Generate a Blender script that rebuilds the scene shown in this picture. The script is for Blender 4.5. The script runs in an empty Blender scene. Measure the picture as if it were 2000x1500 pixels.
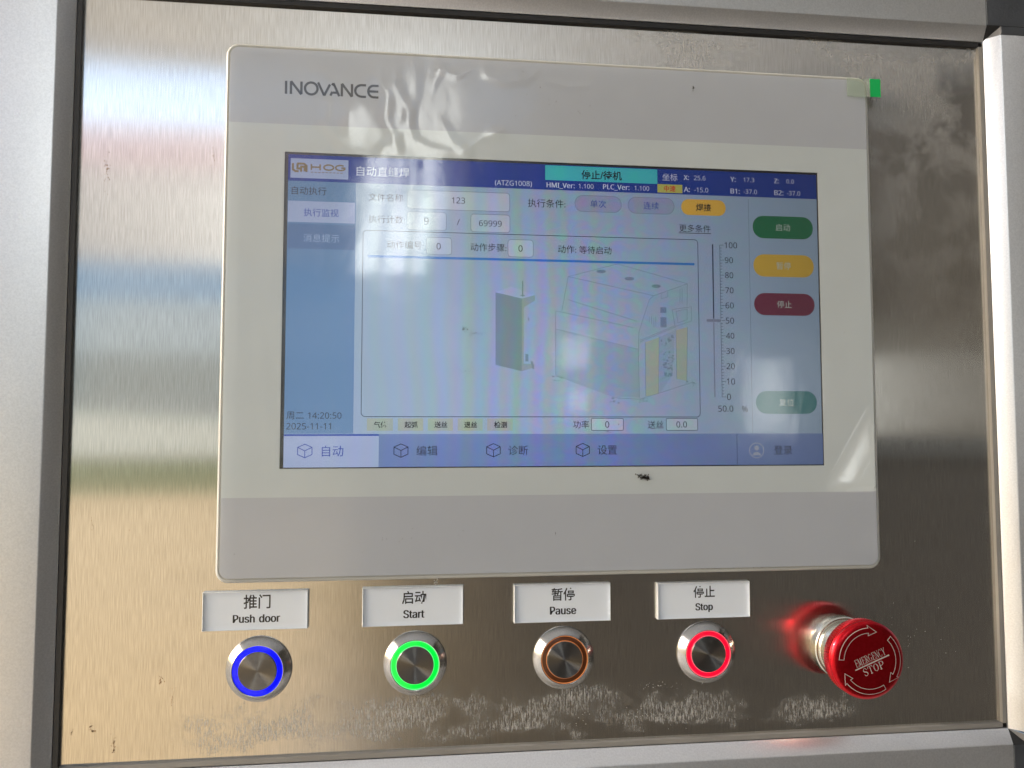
import bpy, math, random
from mathutils import Vector, Matrix

# ------------------------------------------------------------------ camera, world, light
scene = bpy.context.scene
col = scene.collection
ZC = 1.45                                    # height of the touch panel's centre above the ground (m)
def W(x, y, h):                              # panel millimetres (right, up, out of the panel) -> world metres
    return Vector((x / 1000.0, -h / 1000.0, ZC + y / 1000.0))

cam_data = bpy.data.cameras.new('camera')
cam = bpy.data.objects.new('camera', cam_data)
col.objects.link(cam)
cam_data.sensor_width = 36.0
cam_data.lens = 27.0
cam_data.clip_start = 0.01
cam_data.clip_end = 1500.0
cam.location = W(-57.0013, -47.2454, 307.9845)
_R = ((0.9934, -0.00617, -0.11451), (-0.00048, 0.99832, -0.05793), (0.11468, 0.05761, 0.99173))
cam.rotation_euler = Matrix(((_R[0][0], _R[0][1], _R[0][2]),
                             (-_R[2][0], -_R[2][1], -_R[2][2]),
                             (_R[1][0], _R[1][1], _R[1][2]))).to_euler()
scene.camera = cam

SUN_DIR = Vector((-0.86, -0.03, 0.40)).normalized()
world = bpy.data.worlds.new('World')
scene.world = world
world.use_nodes = True
wn = world.node_tree
sky = wn.nodes.new('ShaderNodeTexSky')
sky.sky_type = 'NISHITA'
sky.sun_disc = False
sky.sun_elevation = math.asin(SUN_DIR.z)
sky.sun_rotation = math.atan2(SUN_DIR.x, SUN_DIR.y)
sky.air_density = 1.0
sky.dust_density = 3.5
wn.nodes['Background'].inputs['Strength'].default_value = 0.14
wn.links.new(sky.outputs['Color'], wn.nodes['Background'].inputs['Color'])

sun_data = bpy.data.lights.new('sun', 'SUN')
sun_data.energy = 0.95
sun_data.angle = math.radians(0.6)
sun_data.color = (1.0, 0.96, 0.90)
sun = bpy.data.objects.new('sun', sun_data)
col.objects.link(sun)
sun.location = (-3, -1, 5)
sun.rotation_euler = SUN_DIR.to_track_quat('Z', 'Y').to_euler()

scene.view_settings.view_transform = 'Standard'
scene.view_settings.look = 'None'
scene.view_settings.gamma = 1.0
scene.view_settings.exposure = 2.0
EXPO = 2.0 ** 2.0
scene.cycles.caustics_reflective = False
scene.cycles.use_adaptive_sampling = False

# ------------------------------------------------------------------ material helpers
def lin(c):
    return tuple(((v / 255.0) / 12.92 if v / 255.0 <= 0.04045 else ((v / 255.0 + 0.055) / 1.055) ** 2.4) for v in c)

class NT:
    def __init__(s, name):
        s.m = bpy.data.materials.new(name)
        s.m.use_nodes = True
        s.t = s.m.node_tree
        s.n = s.t.nodes
        s.out = s.n['Material Output']
        s.p = s.n['Principled BSDF']
    def node(s, kind, **kw):
        nd = s.n.new(kind)
        for k, v in kw.items():
            setattr(nd, k, v)
        return nd
    def link(s, a, b):
        s.t.links.new(a, b)
    def val(s, nd, **kw):
        for k, v in kw.items():
            nd.inputs[k.replace('_', ' ')].default_value = v
    def pos(s, scale, rot=(0, 0, 0), loc=(0, 0, 0)):
        g = s.node('ShaderNodeNewGeometry')
        mp = s.node('ShaderNodeMapping')
        mp.inputs['Scale'].default_value = scale
        mp.inputs['Rotation'].default_value = rot
        mp.inputs['Location'].default_value = loc
        s.link(g.outputs['Position'], mp.inputs['Vector'])
        return mp.outputs['Vector']
    def noise(s, scale, detail=3, rough=0.5, mult=1.0, loc=(0, 0, 0), dist=0.0):
        nz = s.node('ShaderNodeTexNoise')
        nz.inputs['Scale'].default_value = mult
        nz.inputs['Detail'].default_value = detail
        nz.inputs['Roughness'].default_value = rough
        nz.inputs['Distortion'].default_value = dist
        s.link(s.pos(scale, loc=loc), nz.inputs['Vector'])
        return nz.outputs['Fac']
    def ramp(s, fac, stops, interp='LINEAR'):
        r = s.node('ShaderNodeValToRGB')
        r.color_ramp.interpolation = interp
        e = r.color_ramp.elements
        while len(e) > 1:
            e.remove(e[-1])
        e[0].position = stops[0][0]
        e[0].color = (*stops[0][1], 1) if isinstance(stops[0][1], tuple) else (stops[0][1],) * 3 + (1,)
        for p, c in stops[1:]:
            x = e.new(p)
            x.color = (*c, 1) if isinstance(c, tuple) else (c, c, c, 1)
        s.link(fac, r.inputs['Fac'])
        return r.outputs['Color']
    def math(s, op, a, b=None, c=None, clamp=False):
        nd = s.node('ShaderNodeMath', operation=op)
        nd.use_clamp = clamp
        for i, v in enumerate((a, b, c)):
            if v is None:
                continue
            if isinstance(v, (int, float)):
                nd.inputs[i].default_value = v
            else:
                s.link(v, nd.inputs[i])
        return nd.outputs[0]
    def mix(s, fac, a, b, blend='MIX'):
        nd = s.node('ShaderNodeMix', data_type='RGBA', blend_type=blend)
        for sock, v in ((nd.inputs[0], fac), (nd.inputs[6], a), (nd.inputs[7], b)):
            if isinstance(v, (int, float)):
                sock.default_value = v
            elif isinstance(v, tuple):
                sock.default_value = (*v, 1)
            else:
                s.link(v, sock)
        return nd.outputs[2]
    def bump(s, h, strength, dist, target=None):
        b = s.node('ShaderNodeBump')
        b.inputs['Strength'].default_value = strength
        b.inputs['Distance'].default_value = dist
        s.link(h, b.inputs['Height'])
        s.link(b.outputs['Normal'], (target or s.p).inputs['Normal'])
        return b
    def xyz(s):
        g = s.node('ShaderNodeNewGeometry')
        sp = s.node('ShaderNodeSeparateXYZ')
        s.link(g.outputs['Position'], sp.inputs[0])
        return sp.outputs

def plain(name, color, rough=0.5, metal=0.0, vary=0.06, scale=60.0, bump=0.0, bscale=900.0, spec=0.5):
    k = NT(name)
    k.val(k.p, Roughness=rough, Metallic=metal)
    k.p.inputs['Specular IOR Level'].default_value = spec
    f = k.noise((scale,) * 3, 4)
    c2 = tuple(min(1, v * (1 + vary)) for v in color)
    c1 = tuple(v * (1 - vary) for v in color)
    k.link(k.ramp(f, [(0.3, c1), (0.7, c2)]), k.p.inputs['Base Color'])
    if bump:
        k.bump(k.noise((bscale,) * 3, 2), bump, 0.0004)
    return k.m

# ------------------------------------------------------------------ mesh helpers
class MB:
    def __init__(s):
        s.v = []
        s.f = []
    def add(s, vs, fs):
        o = len(s.v)
        s.v += [tuple(v) for v in vs]
        s.f += [tuple(i + o for i in f) for f in fs]
        return s
    def quad(s, a, b, c, d):
        return s.add([a, b, c, d], [(0, 1, 2, 3)])
    def rect(s, x0, x1, y0, y1, h):
        return s.quad((x0, y0, h), (x1, y0, h), (x1, y1, h), (x0, y1, h))
    def box(s, x0, x1, y0, y1, h0, h1):
        v = [(x0, y0, h0), (x1, y0, h0), (x1, y1, h0), (x0, y1, h0), (x0, y0, h1), (x1, y0, h1), (x1, y1, h1), (x0, y1, h1)]
        return s.add(v, [(4, 5, 6, 7), (3, 2, 1, 0), (0, 1, 5, 4), (1, 2, 6, 5), (2, 3, 7, 6), (3, 0, 4, 7)])
    def loops(s, loops, close=True, cap0=False, cap1=False):
        n = len(loops[0])
        o = len(s.v)
        for l in loops:
            s.v += [tuple(p) for p in l]
        for k in range(len(loops) - 1):
            for i in range(n if close else n - 1):
                j = (i + 1) % n
                s.f.append((o + k * n + i, o + k * n + j, o + (k + 1) * n + j, o + (k + 1) * n + i))
        if cap0:
            s.f.append(tuple(o + i for i in reversed(range(n))))
        if cap1:
            s.f.append(tuple(o + (len(loops) - 1) * n + i for i in range(n)))
        return s
    def lathe(s, prof, cx=0, cy=0, n=72, cap=False):
        ls = [[(cx + r * math.cos(2 * math.pi * i / n), cy + r * math.sin(2 * math.pi * i / n), h) for i in range(n)] for r, h in prof]
        return s.loops(ls, True, False, cap)
    def stroke(s, pts, w, h, closed=False):
        p = [Vector((q[0], q[1])) for q in pts]
        n = len(p)
        L, Rr = [], []
        for i in range(n):
            if closed:
                a, b = p[i - 1], p[(i + 1) % n]
            else:
                a, b = p[max(i - 1, 0)], p[min(i + 1, n - 1)]
            d1 = (p[i] - a)
            d2 = (b - p[i])
            d1 = d1.normalized() if d1.length > 1e-9 else d2.normalized()
            d2 = d2.normalized() if d2.length > 1e-9 else d1
            t = (d1 + d2)
            t = t.normalized() if t.length > 1e-6 else d1
            nn = Vector((-t.y, t.x))
            k = 1.0 / max(0.5, nn.dot(Vector((-d1.y, d1.x))))
            L.append((p[i].x + nn.x * w / 2 * k, p[i].y + nn.y * w / 2 * k, h))
            Rr.append((p[i].x - nn.x * w / 2 * k, p[i].y - nn.y * w / 2 * k, h))
        return s.loops([Rr, L], closed)
    def obj(s, name, mat, root, smooth=False, parent=None, kind=None, label=None):
        o0 = root['_o'] if root is not None else (0, 0, 0)
        org = W(*o0)
        me = bpy.data.meshes.new(name)
        me.from_pydata([W(*v) - org for v in s.v], [], s.f)
        me.materials.append(mat)
        if smooth:
            me.polygons.foreach_set('use_smooth', [True] * len(me.polygons))
            if smooth != 'all':
                me.set_sharp_from_angle(angle=math.radians(35))
        me.update()
        o = bpy.data.objects.new(name, me)
        col.objects.link(o)
        if parent is not None:
            o.parent = parent
        elif root is not None:
            o.parent = root['e']
        else:
            o.location = org
        if root is None:
            for v in me.vertices:
                v.co = v.co
        if kind:
            o['kind'] = kind
        if label:
            o['label'] = label
        return o

def rrect(x0, x1, y0, y1, r, h, n=6):
    pts = []
    for cx, cy, a0 in ((x1 - r, y1 - r, 0), (x0 + r, y1 - r, 90), (x0 + r, y0 + r, 180), (x1 - r, y0 + r, 270)):
        for i in range(n + 1):
            a = math.radians(a0 + 90 * i / n)
            pts.append((cx + r * math.cos(a), cy + r * math.sin(a), h))
    return pts

def thing(name, label, cat, o0=(0, 0, 0), group=None):
    e = bpy.data.objects.new(name, None)
    e.empty_display_size = 0.01
    col.objects.link(e)
    e.location = W(*o0)
    e['label'] = label
    e['category'] = cat
    if group:
        e['group'] = group
    return {'e': e, '_o': o0}

# letter shapes: advance width, x y pairs in thousandths of an em, triangle corners
GL = {
 'n': {
  '%': [558,
   [131, 185, 89, 195, 58, 225, 39, 273, 33, 336, 39, 400, 56, 447, 87, 476, 131, 486, 175, 476, 206, 447, 225, 400, 232, 336, 226, 273, 207, 225, 176, 195, 120, 0, 386, 480, 438, 480, 172, 0, 131, 228, 170, 255, 183, 336, 170, 418, 131, 445, 109, 438, 94, 417, 85, 384, 82, 336, 85, 289, 94, 255, 109, 235, 424, -7, 382, 3, 352, 33, 333, 81, 326, 144, 332, 208, 350, 255, 380, 284, 424, 294, 468, 284, 499, 255, 519, 208, 525, 144, 519, 81, 501, 33, 469, 3, 424, 36, 463, 63, 476, 144, 463, 225, 424, 252, 402, 245, 387, 225, 378, 191, 375, 144, 378, 97, 387, 63, 402, 42],
   [7, 9, 8, 16, 18, 17, 16, 19, 18, 6, 9, 7, 6, 10, 9, 5, 25, 6, 25, 24, 6, 24, 10, 6, 24, 11, 10, 23, 11, 24, 5, 26, 25, 22, 11, 23, 5, 27, 26, 4, 27, 5, 22, 12, 11, 4, 28, 27, 3, 28, 4, 3, 29, 28, 21, 12, 22, 21, 13, 12, 39, 41, 40, 3, 30, 29, 38, 41, 39, 38, 42, 41, 2, 30, 3, 21, 14, 13, 2, 31, 30, 20, 14, 21, 37, 53, 38, 53, 52, 38, 52, 42, 38, 52, 43, 42, 51, 43, 52, 37, 54, 53, 2, 20, 31, 2, 14, 20, 1, 14, 2, 1, 15, 14, 37, 55, 54, 50, 43, 51, 36, 55, 37, 50, 44, 43, 0, 15, 1, 36, 56, 55, 35, 56, 36, 35, 57, 56, 49, 44, 50, 49, 45, 44, 35, 58, 57, 34, 58, 35, 49, 46, 45, 34, 59, 58, 48, 46, 49, 34, 48, 59, 34, 46, 48, 33, 46, 34, 33, 47, 46, 33, 32, 47]],
  '(': [201,
   [126, -106, 81, -43, 51, 28, 33, 104, 27, 184, 33, 265, 51, 342, 81, 415, 126, 480, 181, 480, 140, 413, 110, 340, 93, 264, 87, 185, 93, 108, 110, 32, 140, -40, 181, -106],
   [7, 9, 8, 7, 10, 9, 6, 10, 7, 6, 11, 10, 5, 11, 6, 5, 12, 11, 4, 12, 5, 4, 13, 12, 4, 14, 13, 3, 14, 4, 3, 15, 14, 2, 15, 3, 2, 16, 15, 1, 16, 2, 1, 17, 16, 0, 17, 1]],
  ')': [201,
   [21, -106, 62, -40, 91, 32, 109, 108, 115, 185, 109, 264, 91, 340, 61, 413, 20, 480, 76, 480, 120, 415, 151, 342, 169, 265, 175, 184, 169, 104, 151, 28, 120, -43, 76, -106],
   [7, 9, 8, 7, 10, 9, 7, 11, 10, 6, 11, 7, 6, 12, 11, 5, 12, 6, 5, 13, 12, 4, 13, 5, 3, 13, 4, 3, 14, 13, 2, 14, 3, 2, 15, 14, 1, 15, 2, 1, 16, 15, 0, 16, 1, 0, 17, 16]],
  '-': [216,
   [27, 154, 27, 206, 189, 206, 189, 154],
   [0, 2, 1, 0, 3, 2]],
  '.': [180,
   [89, -9, 74, -7, 60, 1, 51, 15, 48, 36, 51, 57, 60, 71, 74, 79, 89, 81, 106, 79, 119, 71, 129, 57, 132, 36, 129, 15, 119, 1, 106, -7],
   [7, 9, 8, 6, 9, 7, 6, 10, 9, 5, 10, 6, 5, 11, 10, 5, 12, 11, 4, 12, 5, 3, 12, 4, 3, 13, 12, 2, 13, 3, 2, 14, 13, 1, 14, 2, 1, 15, 14, 0, 15, 1]],
  '/': [250,
   [7, 0, 185, 480, 243, 480, 64, 0],
   [0, 2, 1, 0, 3, 2]],
  '0': [384,
   [191, -7, 121, 10, 72, 59, 43, 137, 33, 240, 37, 313, 49, 373, 69, 422, 99, 458, 140, 480, 191, 487, 262, 471, 312, 422, 341, 344, 351, 240, 347, 169, 335, 108, 314, 59, 284, 23, 243, 1, 191, 44, 237, 56, 268, 92, 286, 154, 291, 240, 286, 326, 268, 388, 237, 424, 191, 437, 145, 424, 115, 388, 98, 326, 92, 240, 98, 154, 115, 93, 145, 56],
   [9, 11, 10, 8, 11, 9, 8, 12, 11, 7, 28, 8, 28, 12, 8, 7, 29, 28, 27, 12, 28, 7, 30, 29, 26, 12, 27, 26, 13, 12, 6, 30, 7, 6, 31, 30, 25, 13, 26, 5, 31, 6, 25, 14, 13, 5, 32, 31, 24, 14, 25, 4, 32, 5, 3, 32, 4, 3, 33, 32, 23, 14, 24, 23, 15, 14, 23, 16, 15, 3, 34, 33, 22, 16, 23, 2, 34, 3, 22, 17, 16, 2, 35, 34, 21, 17, 22, 21, 18, 17, 1, 35, 2, 1, 20, 35, 20, 18, 21, 1, 18, 20, 1, 19, 18, 0, 19, 1]],
  '1': [384,
   [181, 0, 181, 335, 181, 361, 181, 381, 182, 399, 183, 418, 173, 408, 164, 400, 154, 391, 142, 381, 91, 339, 60, 379, 189, 480, 238, 480, 238, 0],
   [11, 13, 12, 11, 5, 13, 5, 14, 13, 11, 6, 5, 4, 14, 5, 11, 7, 6, 11, 8, 7, 3, 14, 4, 11, 9, 8, 2, 14, 3, 11, 10, 9, 1, 14, 2, 0, 14, 1]],
  '2': [384,
   [32, 0, 32, 49, 158, 176, 191, 210, 219, 240, 241, 268, 257, 296, 266, 324, 269, 355, 263, 390, 246, 415, 219, 431, 185, 436, 152, 433, 123, 424, 96, 409, 69, 390, 38, 430, 68, 452, 102, 470, 141, 482, 185, 486, 245, 478, 291, 452, 320, 412, 330, 359, 326, 322, 314, 288, 296, 256, 271, 224, 241, 190, 207, 155, 107, 56, 107, 54, 349, 54, 349, 0],
   [20, 22, 21, 19, 22, 20, 19, 23, 22, 18, 23, 19, 18, 12, 23, 12, 11, 23, 11, 24, 23, 17, 12, 18, 17, 13, 12, 17, 14, 13, 10, 24, 11, 16, 15, 17, 15, 14, 17, 9, 24, 10, 9, 25, 24, 8, 25, 9, 8, 26, 25, 7, 26, 8, 6, 26, 7, 6, 27, 26, 5, 27, 6, 5, 28, 27, 4, 28, 5, 4, 29, 28, 3, 29, 4, 3, 30, 29, 2, 30, 3, 2, 31, 30, 1, 31, 2, 1, 32, 31, 1, 33, 32, 1, 34, 33, 1, 35, 34, 0, 35, 1]],
  '3': [384,
   [162, -7, 126, -5, 92, -1, 60, 7, 30, 19, 30, 75, 62, 61, 95, 51, 130, 45, 163, 43, 218, 49, 256, 68, 277, 98, 284, 138, 275, 176, 249, 202, 206, 217, 150, 222, 103, 222, 103, 273, 150, 273, 202, 279, 240, 298, 263, 326, 271, 363, 265, 394, 247, 417, 219, 432, 183, 437, 147, 434, 117, 425, 89, 412, 62, 396, 33, 437, 62, 455, 96, 471, 137, 483, 183, 486, 248, 478, 294, 453, 322, 415, 331, 367, 324, 324, 304, 290, 273, 267, 232, 253, 232, 250, 282, 237, 318, 214, 339, 179, 346, 136, 341, 97, 326, 62, 302, 33, 266, 11, 220, -2],
   [36, 38, 37, 35, 38, 36, 35, 39, 38, 34, 39, 35, 33, 39, 34, 33, 28, 39, 28, 27, 39, 27, 40, 39, 32, 31, 33, 31, 30, 33, 30, 29, 33, 29, 28, 33, 26, 40, 27, 25, 40, 26, 25, 41, 40, 24, 41, 25, 24, 42, 41, 23, 42, 24, 22, 42, 23, 22, 43, 42, 21, 43, 22, 21, 44, 43, 20, 44, 21, 18, 20, 19, 18, 44, 20, 18, 45, 44, 18, 46, 45, 18, 47, 46, 18, 17, 47, 17, 48, 47, 16, 48, 17, 15, 48, 16, 15, 49, 48, 14, 49, 15, 14, 50, 49, 13, 50, 14, 12, 50, 13, 12, 51, 50, 11, 51, 12, 11, 52, 51, 4, 6, 5, 10, 52, 11, 10, 53, 52, 4, 7, 6, 4, 8, 7, 9, 53, 10, 4, 9, 8, 4, 53, 9, 4, 54, 53, 3, 54, 4, 3, 55, 54, 2, 55, 3, 1, 55, 2, 1, 0, 55]],
  '4': [384,
   [244, 0, 244, 109, 14, 109, 14, 159, 240, 482, 301, 482, 301, 162, 371, 162, 371, 109, 301, 109, 301, 0, 72, 162, 244, 162, 244, 313, 244, 345, 245, 372, 246, 396, 247, 419, 244, 419, 238, 406, 231, 392, 223, 378, 216, 367],
   [3, 18, 4, 18, 5, 4, 18, 17, 5, 17, 6, 5, 3, 19, 18, 16, 6, 17, 3, 20, 19, 15, 6, 16, 3, 21, 20, 3, 22, 21, 14, 6, 15, 3, 11, 22, 13, 6, 14, 12, 6, 13, 3, 12, 11, 3, 6, 12, 3, 7, 6, 3, 8, 7, 2, 8, 3, 1, 8, 2, 0, 9, 1, 9, 8, 1, 0, 10, 9]],
  '5': [384,
   [167, -7, 131, -5, 97, 0, 67, 8, 42, 19, 42, 75, 69, 62, 101, 52, 135, 46, 167, 44, 215, 50, 253, 69, 277, 101, 285, 147, 278, 189, 257, 219, 219, 238, 165, 244, 145, 244, 122, 241, 100, 238, 83, 234, 54, 253, 72, 480, 312, 480, 312, 426, 122, 426, 111, 287, 124, 289, 142, 291, 162, 293, 185, 294, 251, 285, 302, 257, 335, 213, 346, 153, 334, 87, 299, 36, 242, 4],
   [22, 26, 23, 26, 24, 23, 26, 25, 24, 22, 27, 26, 30, 32, 31, 29, 32, 30, 28, 32, 29, 27, 32, 28, 22, 32, 27, 22, 33, 32, 22, 17, 33, 17, 16, 33, 16, 34, 33, 21, 20, 22, 20, 19, 22, 19, 18, 22, 18, 17, 22, 15, 34, 16, 14, 34, 15, 14, 35, 34, 13, 35, 14, 13, 36, 35, 12, 36, 13, 11, 36, 12, 11, 37, 36, 4, 6, 5, 10, 37, 11, 4, 7, 6, 4, 8, 7, 9, 37, 10, 4, 9, 8, 4, 37, 9, 4, 38, 37, 3, 38, 4, 2, 38, 3, 2, 0, 38, 1, 0, 2]],
  '6': [384,
   [200, -7, 157, -1, 118, 16, 84, 45, 59, 86, 42, 139, 37, 205, 39, 256, 46, 307, 59, 354, 79, 397, 108, 434, 146, 462, 195, 480, 257, 486, 271, 486, 288, 485, 303, 483, 316, 480, 316, 430, 303, 433, 288, 436, 273, 437, 258, 438, 215, 434, 181, 422, 153, 404, 132, 380, 117, 351, 106, 318, 100, 282, 96, 244, 100, 244, 119, 266, 143, 284, 174, 296, 214, 300, 270, 291, 314, 262, 343, 216, 353, 154, 342, 87, 311, 36, 263, 4, 199, 43, 238, 50, 268, 70, 288, 105, 294, 154, 288, 195, 271, 227, 242, 247, 201, 254, 172, 251, 146, 241, 126, 226, 110, 208, 100, 187, 97, 166, 100, 137, 108, 108, 122, 82, 142, 61, 168, 48],
   [13, 15, 14, 13, 16, 15, 13, 17, 16, 13, 18, 17, 12, 18, 13, 12, 20, 18, 20, 19, 18, 11, 23, 12, 23, 22, 12, 22, 21, 12, 21, 20, 12, 11, 24, 23, 11, 25, 24, 10, 25, 11, 10, 26, 25, 10, 27, 26, 9, 27, 10, 9, 28, 27, 8, 28, 9, 8, 29, 28, 8, 30, 29, 7, 30, 8, 35, 37, 36, 34, 37, 35, 34, 38, 37, 33, 38, 34, 7, 31, 30, 32, 52, 33, 52, 38, 33, 52, 51, 38, 51, 39, 38, 6, 31, 7, 32, 53, 52, 32, 54, 53, 50, 39, 51, 6, 32, 31, 6, 54, 32, 6, 55, 54, 49, 39, 50, 6, 56, 55, 49, 40, 39, 6, 57, 56, 5, 57, 6, 48, 40, 49, 5, 58, 57, 5, 59, 58, 47, 40, 48, 47, 41, 40, 4, 59, 5, 4, 60, 59, 4, 61, 60, 46, 41, 47, 46, 42, 41, 3, 61, 4, 3, 62, 61, 45, 42, 46, 3, 63, 62, 44, 42, 45, 3, 44, 63, 2, 44, 3, 2, 42, 44, 2, 43, 42, 1, 43, 2, 1, 0, 43]],
  '7': [384,
   [91, 0, 288, 426, 30, 426, 30, 480, 351, 480, 351, 434, 156, 0],
   [2, 4, 3, 2, 5, 4, 2, 1, 5, 1, 6, 5, 0, 6, 1]],
  '8': [384,
   [193, -7, 125, 2, 75, 27, 43, 68, 33, 122, 36, 153, 47, 179, 63, 202, 83, 221, 107, 237, 132, 251, 100, 273, 73, 299, 54, 332, 48, 372, 53, 406, 67, 434, 89, 456, 118, 473, 153, 483, 191, 486, 249, 479, 295, 457, 325, 421, 335, 371, 332, 344, 323, 321, 308, 301, 289, 283, 268, 268, 244, 254, 272, 239, 298, 222, 319, 203, 336, 181, 347, 155, 351, 124, 340, 70, 308, 29, 258, 2, 194, 277, 226, 293, 253, 312, 271, 337, 277, 369, 271, 399, 253, 421, 226, 434, 191, 439, 157, 434, 130, 421, 112, 399, 106, 369, 109, 347, 118, 328, 132, 312, 150, 299, 171, 288, 192, 40, 235, 46, 267, 63, 286, 90, 293, 124, 286, 156, 265, 182, 233, 203, 192, 222, 181, 226, 142, 206, 114, 183, 96, 155, 91, 122, 97, 90, 116, 63, 147, 46],
   [19, 21, 20, 18, 21, 19, 18, 22, 21, 17, 22, 18, 17, 23, 22, 16, 48, 17, 48, 47, 17, 47, 23, 17, 16, 49, 48, 15, 49, 16, 15, 50, 49, 46, 23, 47, 15, 51, 50, 45, 23, 46, 45, 24, 23, 14, 51, 15, 14, 52, 51, 44, 24, 45, 13, 52, 14, 44, 25, 24, 13, 53, 52, 43, 25, 44, 13, 54, 53, 43, 26, 25, 42, 26, 43, 12, 54, 13, 12, 55, 54, 42, 27, 26, 41, 27, 42, 12, 56, 55, 41, 28, 27, 11, 56, 12, 11, 57, 56, 40, 28, 41, 11, 40, 57, 40, 29, 28, 11, 29, 40, 10, 29, 11, 10, 30, 29, 10, 31, 30, 9, 31, 10, 9, 32, 31, 8, 67, 9, 67, 32, 9, 8, 68, 67, 66, 32, 67, 65, 32, 66, 65, 33, 32, 7, 68, 8, 7, 69, 68, 64, 33, 65, 64, 34, 33, 6, 69, 7, 6, 70, 69, 63, 34, 64, 63, 35, 34, 5, 70, 6, 62, 35, 63, 5, 71, 70, 62, 36, 35, 4, 71, 5, 62, 37, 36, 61, 37, 62, 3, 71, 4, 3, 72, 71, 60, 37, 61, 3, 73, 72, 60, 38, 37, 2, 73, 3, 2, 74, 73, 59, 38, 60, 2, 58, 74, 58, 38, 59, 2, 38, 58, 2, 39, 38, 1, 39, 2, 1, 0, 39]],
  '9': [384,
   [129, -7, 114, -6, 98, -5, 82, -3, 69, 0, 69, 50, 96, 44, 128, 42, 171, 46, 205, 57, 233, 75, 254, 99, 269, 128, 280, 161, 286, 197, 289, 235, 285, 235, 267, 214, 243, 196, 211, 183, 171, 179, 115, 189, 72, 217, 43, 263, 34, 324, 38, 371, 53, 411, 76, 443, 106, 467, 143, 481, 187, 486, 230, 480, 269, 463, 302, 434, 328, 393, 344, 340, 349, 275, 347, 223, 340, 173, 327, 125, 307, 82, 279, 46, 240, 17, 191, -1, 184, 226, 214, 229, 240, 239, 261, 254, 276, 272, 286, 292, 289, 314, 287, 342, 278, 371, 264, 397, 244, 418, 218, 432, 187, 437, 149, 430, 119, 409, 99, 374, 92, 325, 98, 284, 115, 252, 143, 232],
   [29, 31, 30, 28, 31, 29, 28, 32, 31, 27, 32, 28, 27, 33, 32, 26, 57, 27, 57, 56, 27, 56, 33, 27, 55, 33, 56, 55, 34, 33, 54, 34, 55, 26, 58, 57, 53, 34, 54, 25, 58, 26, 25, 59, 58, 52, 34, 53, 52, 35, 34, 25, 60, 59, 24, 60, 25, 51, 35, 52, 50, 35, 51, 50, 36, 35, 24, 61, 60, 23, 61, 24, 49, 36, 50, 48, 36, 49, 23, 62, 61, 48, 37, 36, 47, 37, 48, 22, 62, 23, 46, 15, 47, 15, 37, 47, 22, 63, 62, 45, 16, 46, 16, 15, 46, 45, 17, 16, 14, 37, 15, 22, 44, 63, 44, 17, 45, 22, 17, 44, 14, 38, 37, 21, 17, 22, 21, 18, 17, 13, 38, 14, 21, 19, 18, 20, 19, 21, 13, 39, 38, 12, 39, 13, 11, 39, 12, 11, 40, 39, 10, 40, 11, 10, 41, 40, 9, 41, 10, 8, 41, 9, 4, 6, 5, 8, 42, 41, 7, 42, 8, 4, 7, 6, 4, 42, 7, 4, 43, 42, 3, 43, 4, 3, 0, 43, 2, 0, 3, 1, 0, 2]],
  ':': [180,
   [89, -9, 74, -7, 60, 1, 51, 15, 48, 36, 51, 57, 60, 71, 74, 79, 89, 81, 106, 79, 119, 71, 129, 57, 132, 36, 129, 15, 119, 1, 106, -7, 89, 278, 74, 281, 60, 289, 51, 303, 48, 324, 51, 345, 60, 359, 74, 367, 89, 369, 106, 367, 119, 359, 129, 345, 132, 324, 129, 303, 119, 289, 106, 281],
   [23, 25, 24, 22, 25, 23, 22, 26, 25, 21, 26, 22, 21, 27, 26, 20, 27, 21, 20, 28, 27, 19, 28, 20, 19, 29, 28, 18, 29, 19, 18, 30, 29, 17, 30, 18, 17, 31, 30, 16, 31, 17, 7, 9, 8, 6, 9, 7, 6, 10, 9, 5, 10, 6, 5, 11, 10, 5, 12, 11, 4, 12, 5, 3, 12, 4, 3, 13, 12, 2, 13, 3, 2, 14, 13, 1, 14, 2, 1, 15, 14, 0, 15, 1]],
  'A': [429,
   [0, 0, 187, 482, 242, 482, 428, 0, 366, 0, 308, 148, 118, 148, 61, 0, 138, 202, 290, 202, 236, 347, 234, 355, 230, 367, 225, 381, 221, 396, 217, 409, 214, 419, 209, 399, 203, 378, 197, 361, 193, 347],
   [0, 2, 1, 0, 16, 2, 16, 3, 2, 0, 17, 16, 15, 3, 16, 14, 3, 15, 0, 18, 17, 13, 3, 14, 12, 3, 13, 0, 19, 18, 11, 3, 12, 0, 20, 19, 10, 3, 11, 0, 8, 20, 9, 3, 10, 0, 6, 8, 6, 9, 8, 6, 5, 9, 5, 3, 9, 0, 7, 6, 4, 3, 5]],
  'B': [437,
   [65, 0, 65, 480, 202, 480, 281, 473, 338, 453, 373, 417, 384, 361, 378, 322, 361, 290, 332, 268, 293, 255, 293, 251, 322, 244, 348, 234, 369, 218, 386, 197, 397, 170, 400, 136, 389, 79, 356, 36, 303, 9, 234, 0, 126, 275, 214, 275, 266, 280, 299, 295, 316, 320, 322, 354, 315, 388, 294, 411, 258, 424, 205, 428, 126, 428, 126, 51, 222, 51, 276, 57, 311, 76, 330, 105, 336, 141, 329, 175, 310, 202, 274, 219, 218, 225, 126, 225],
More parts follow.
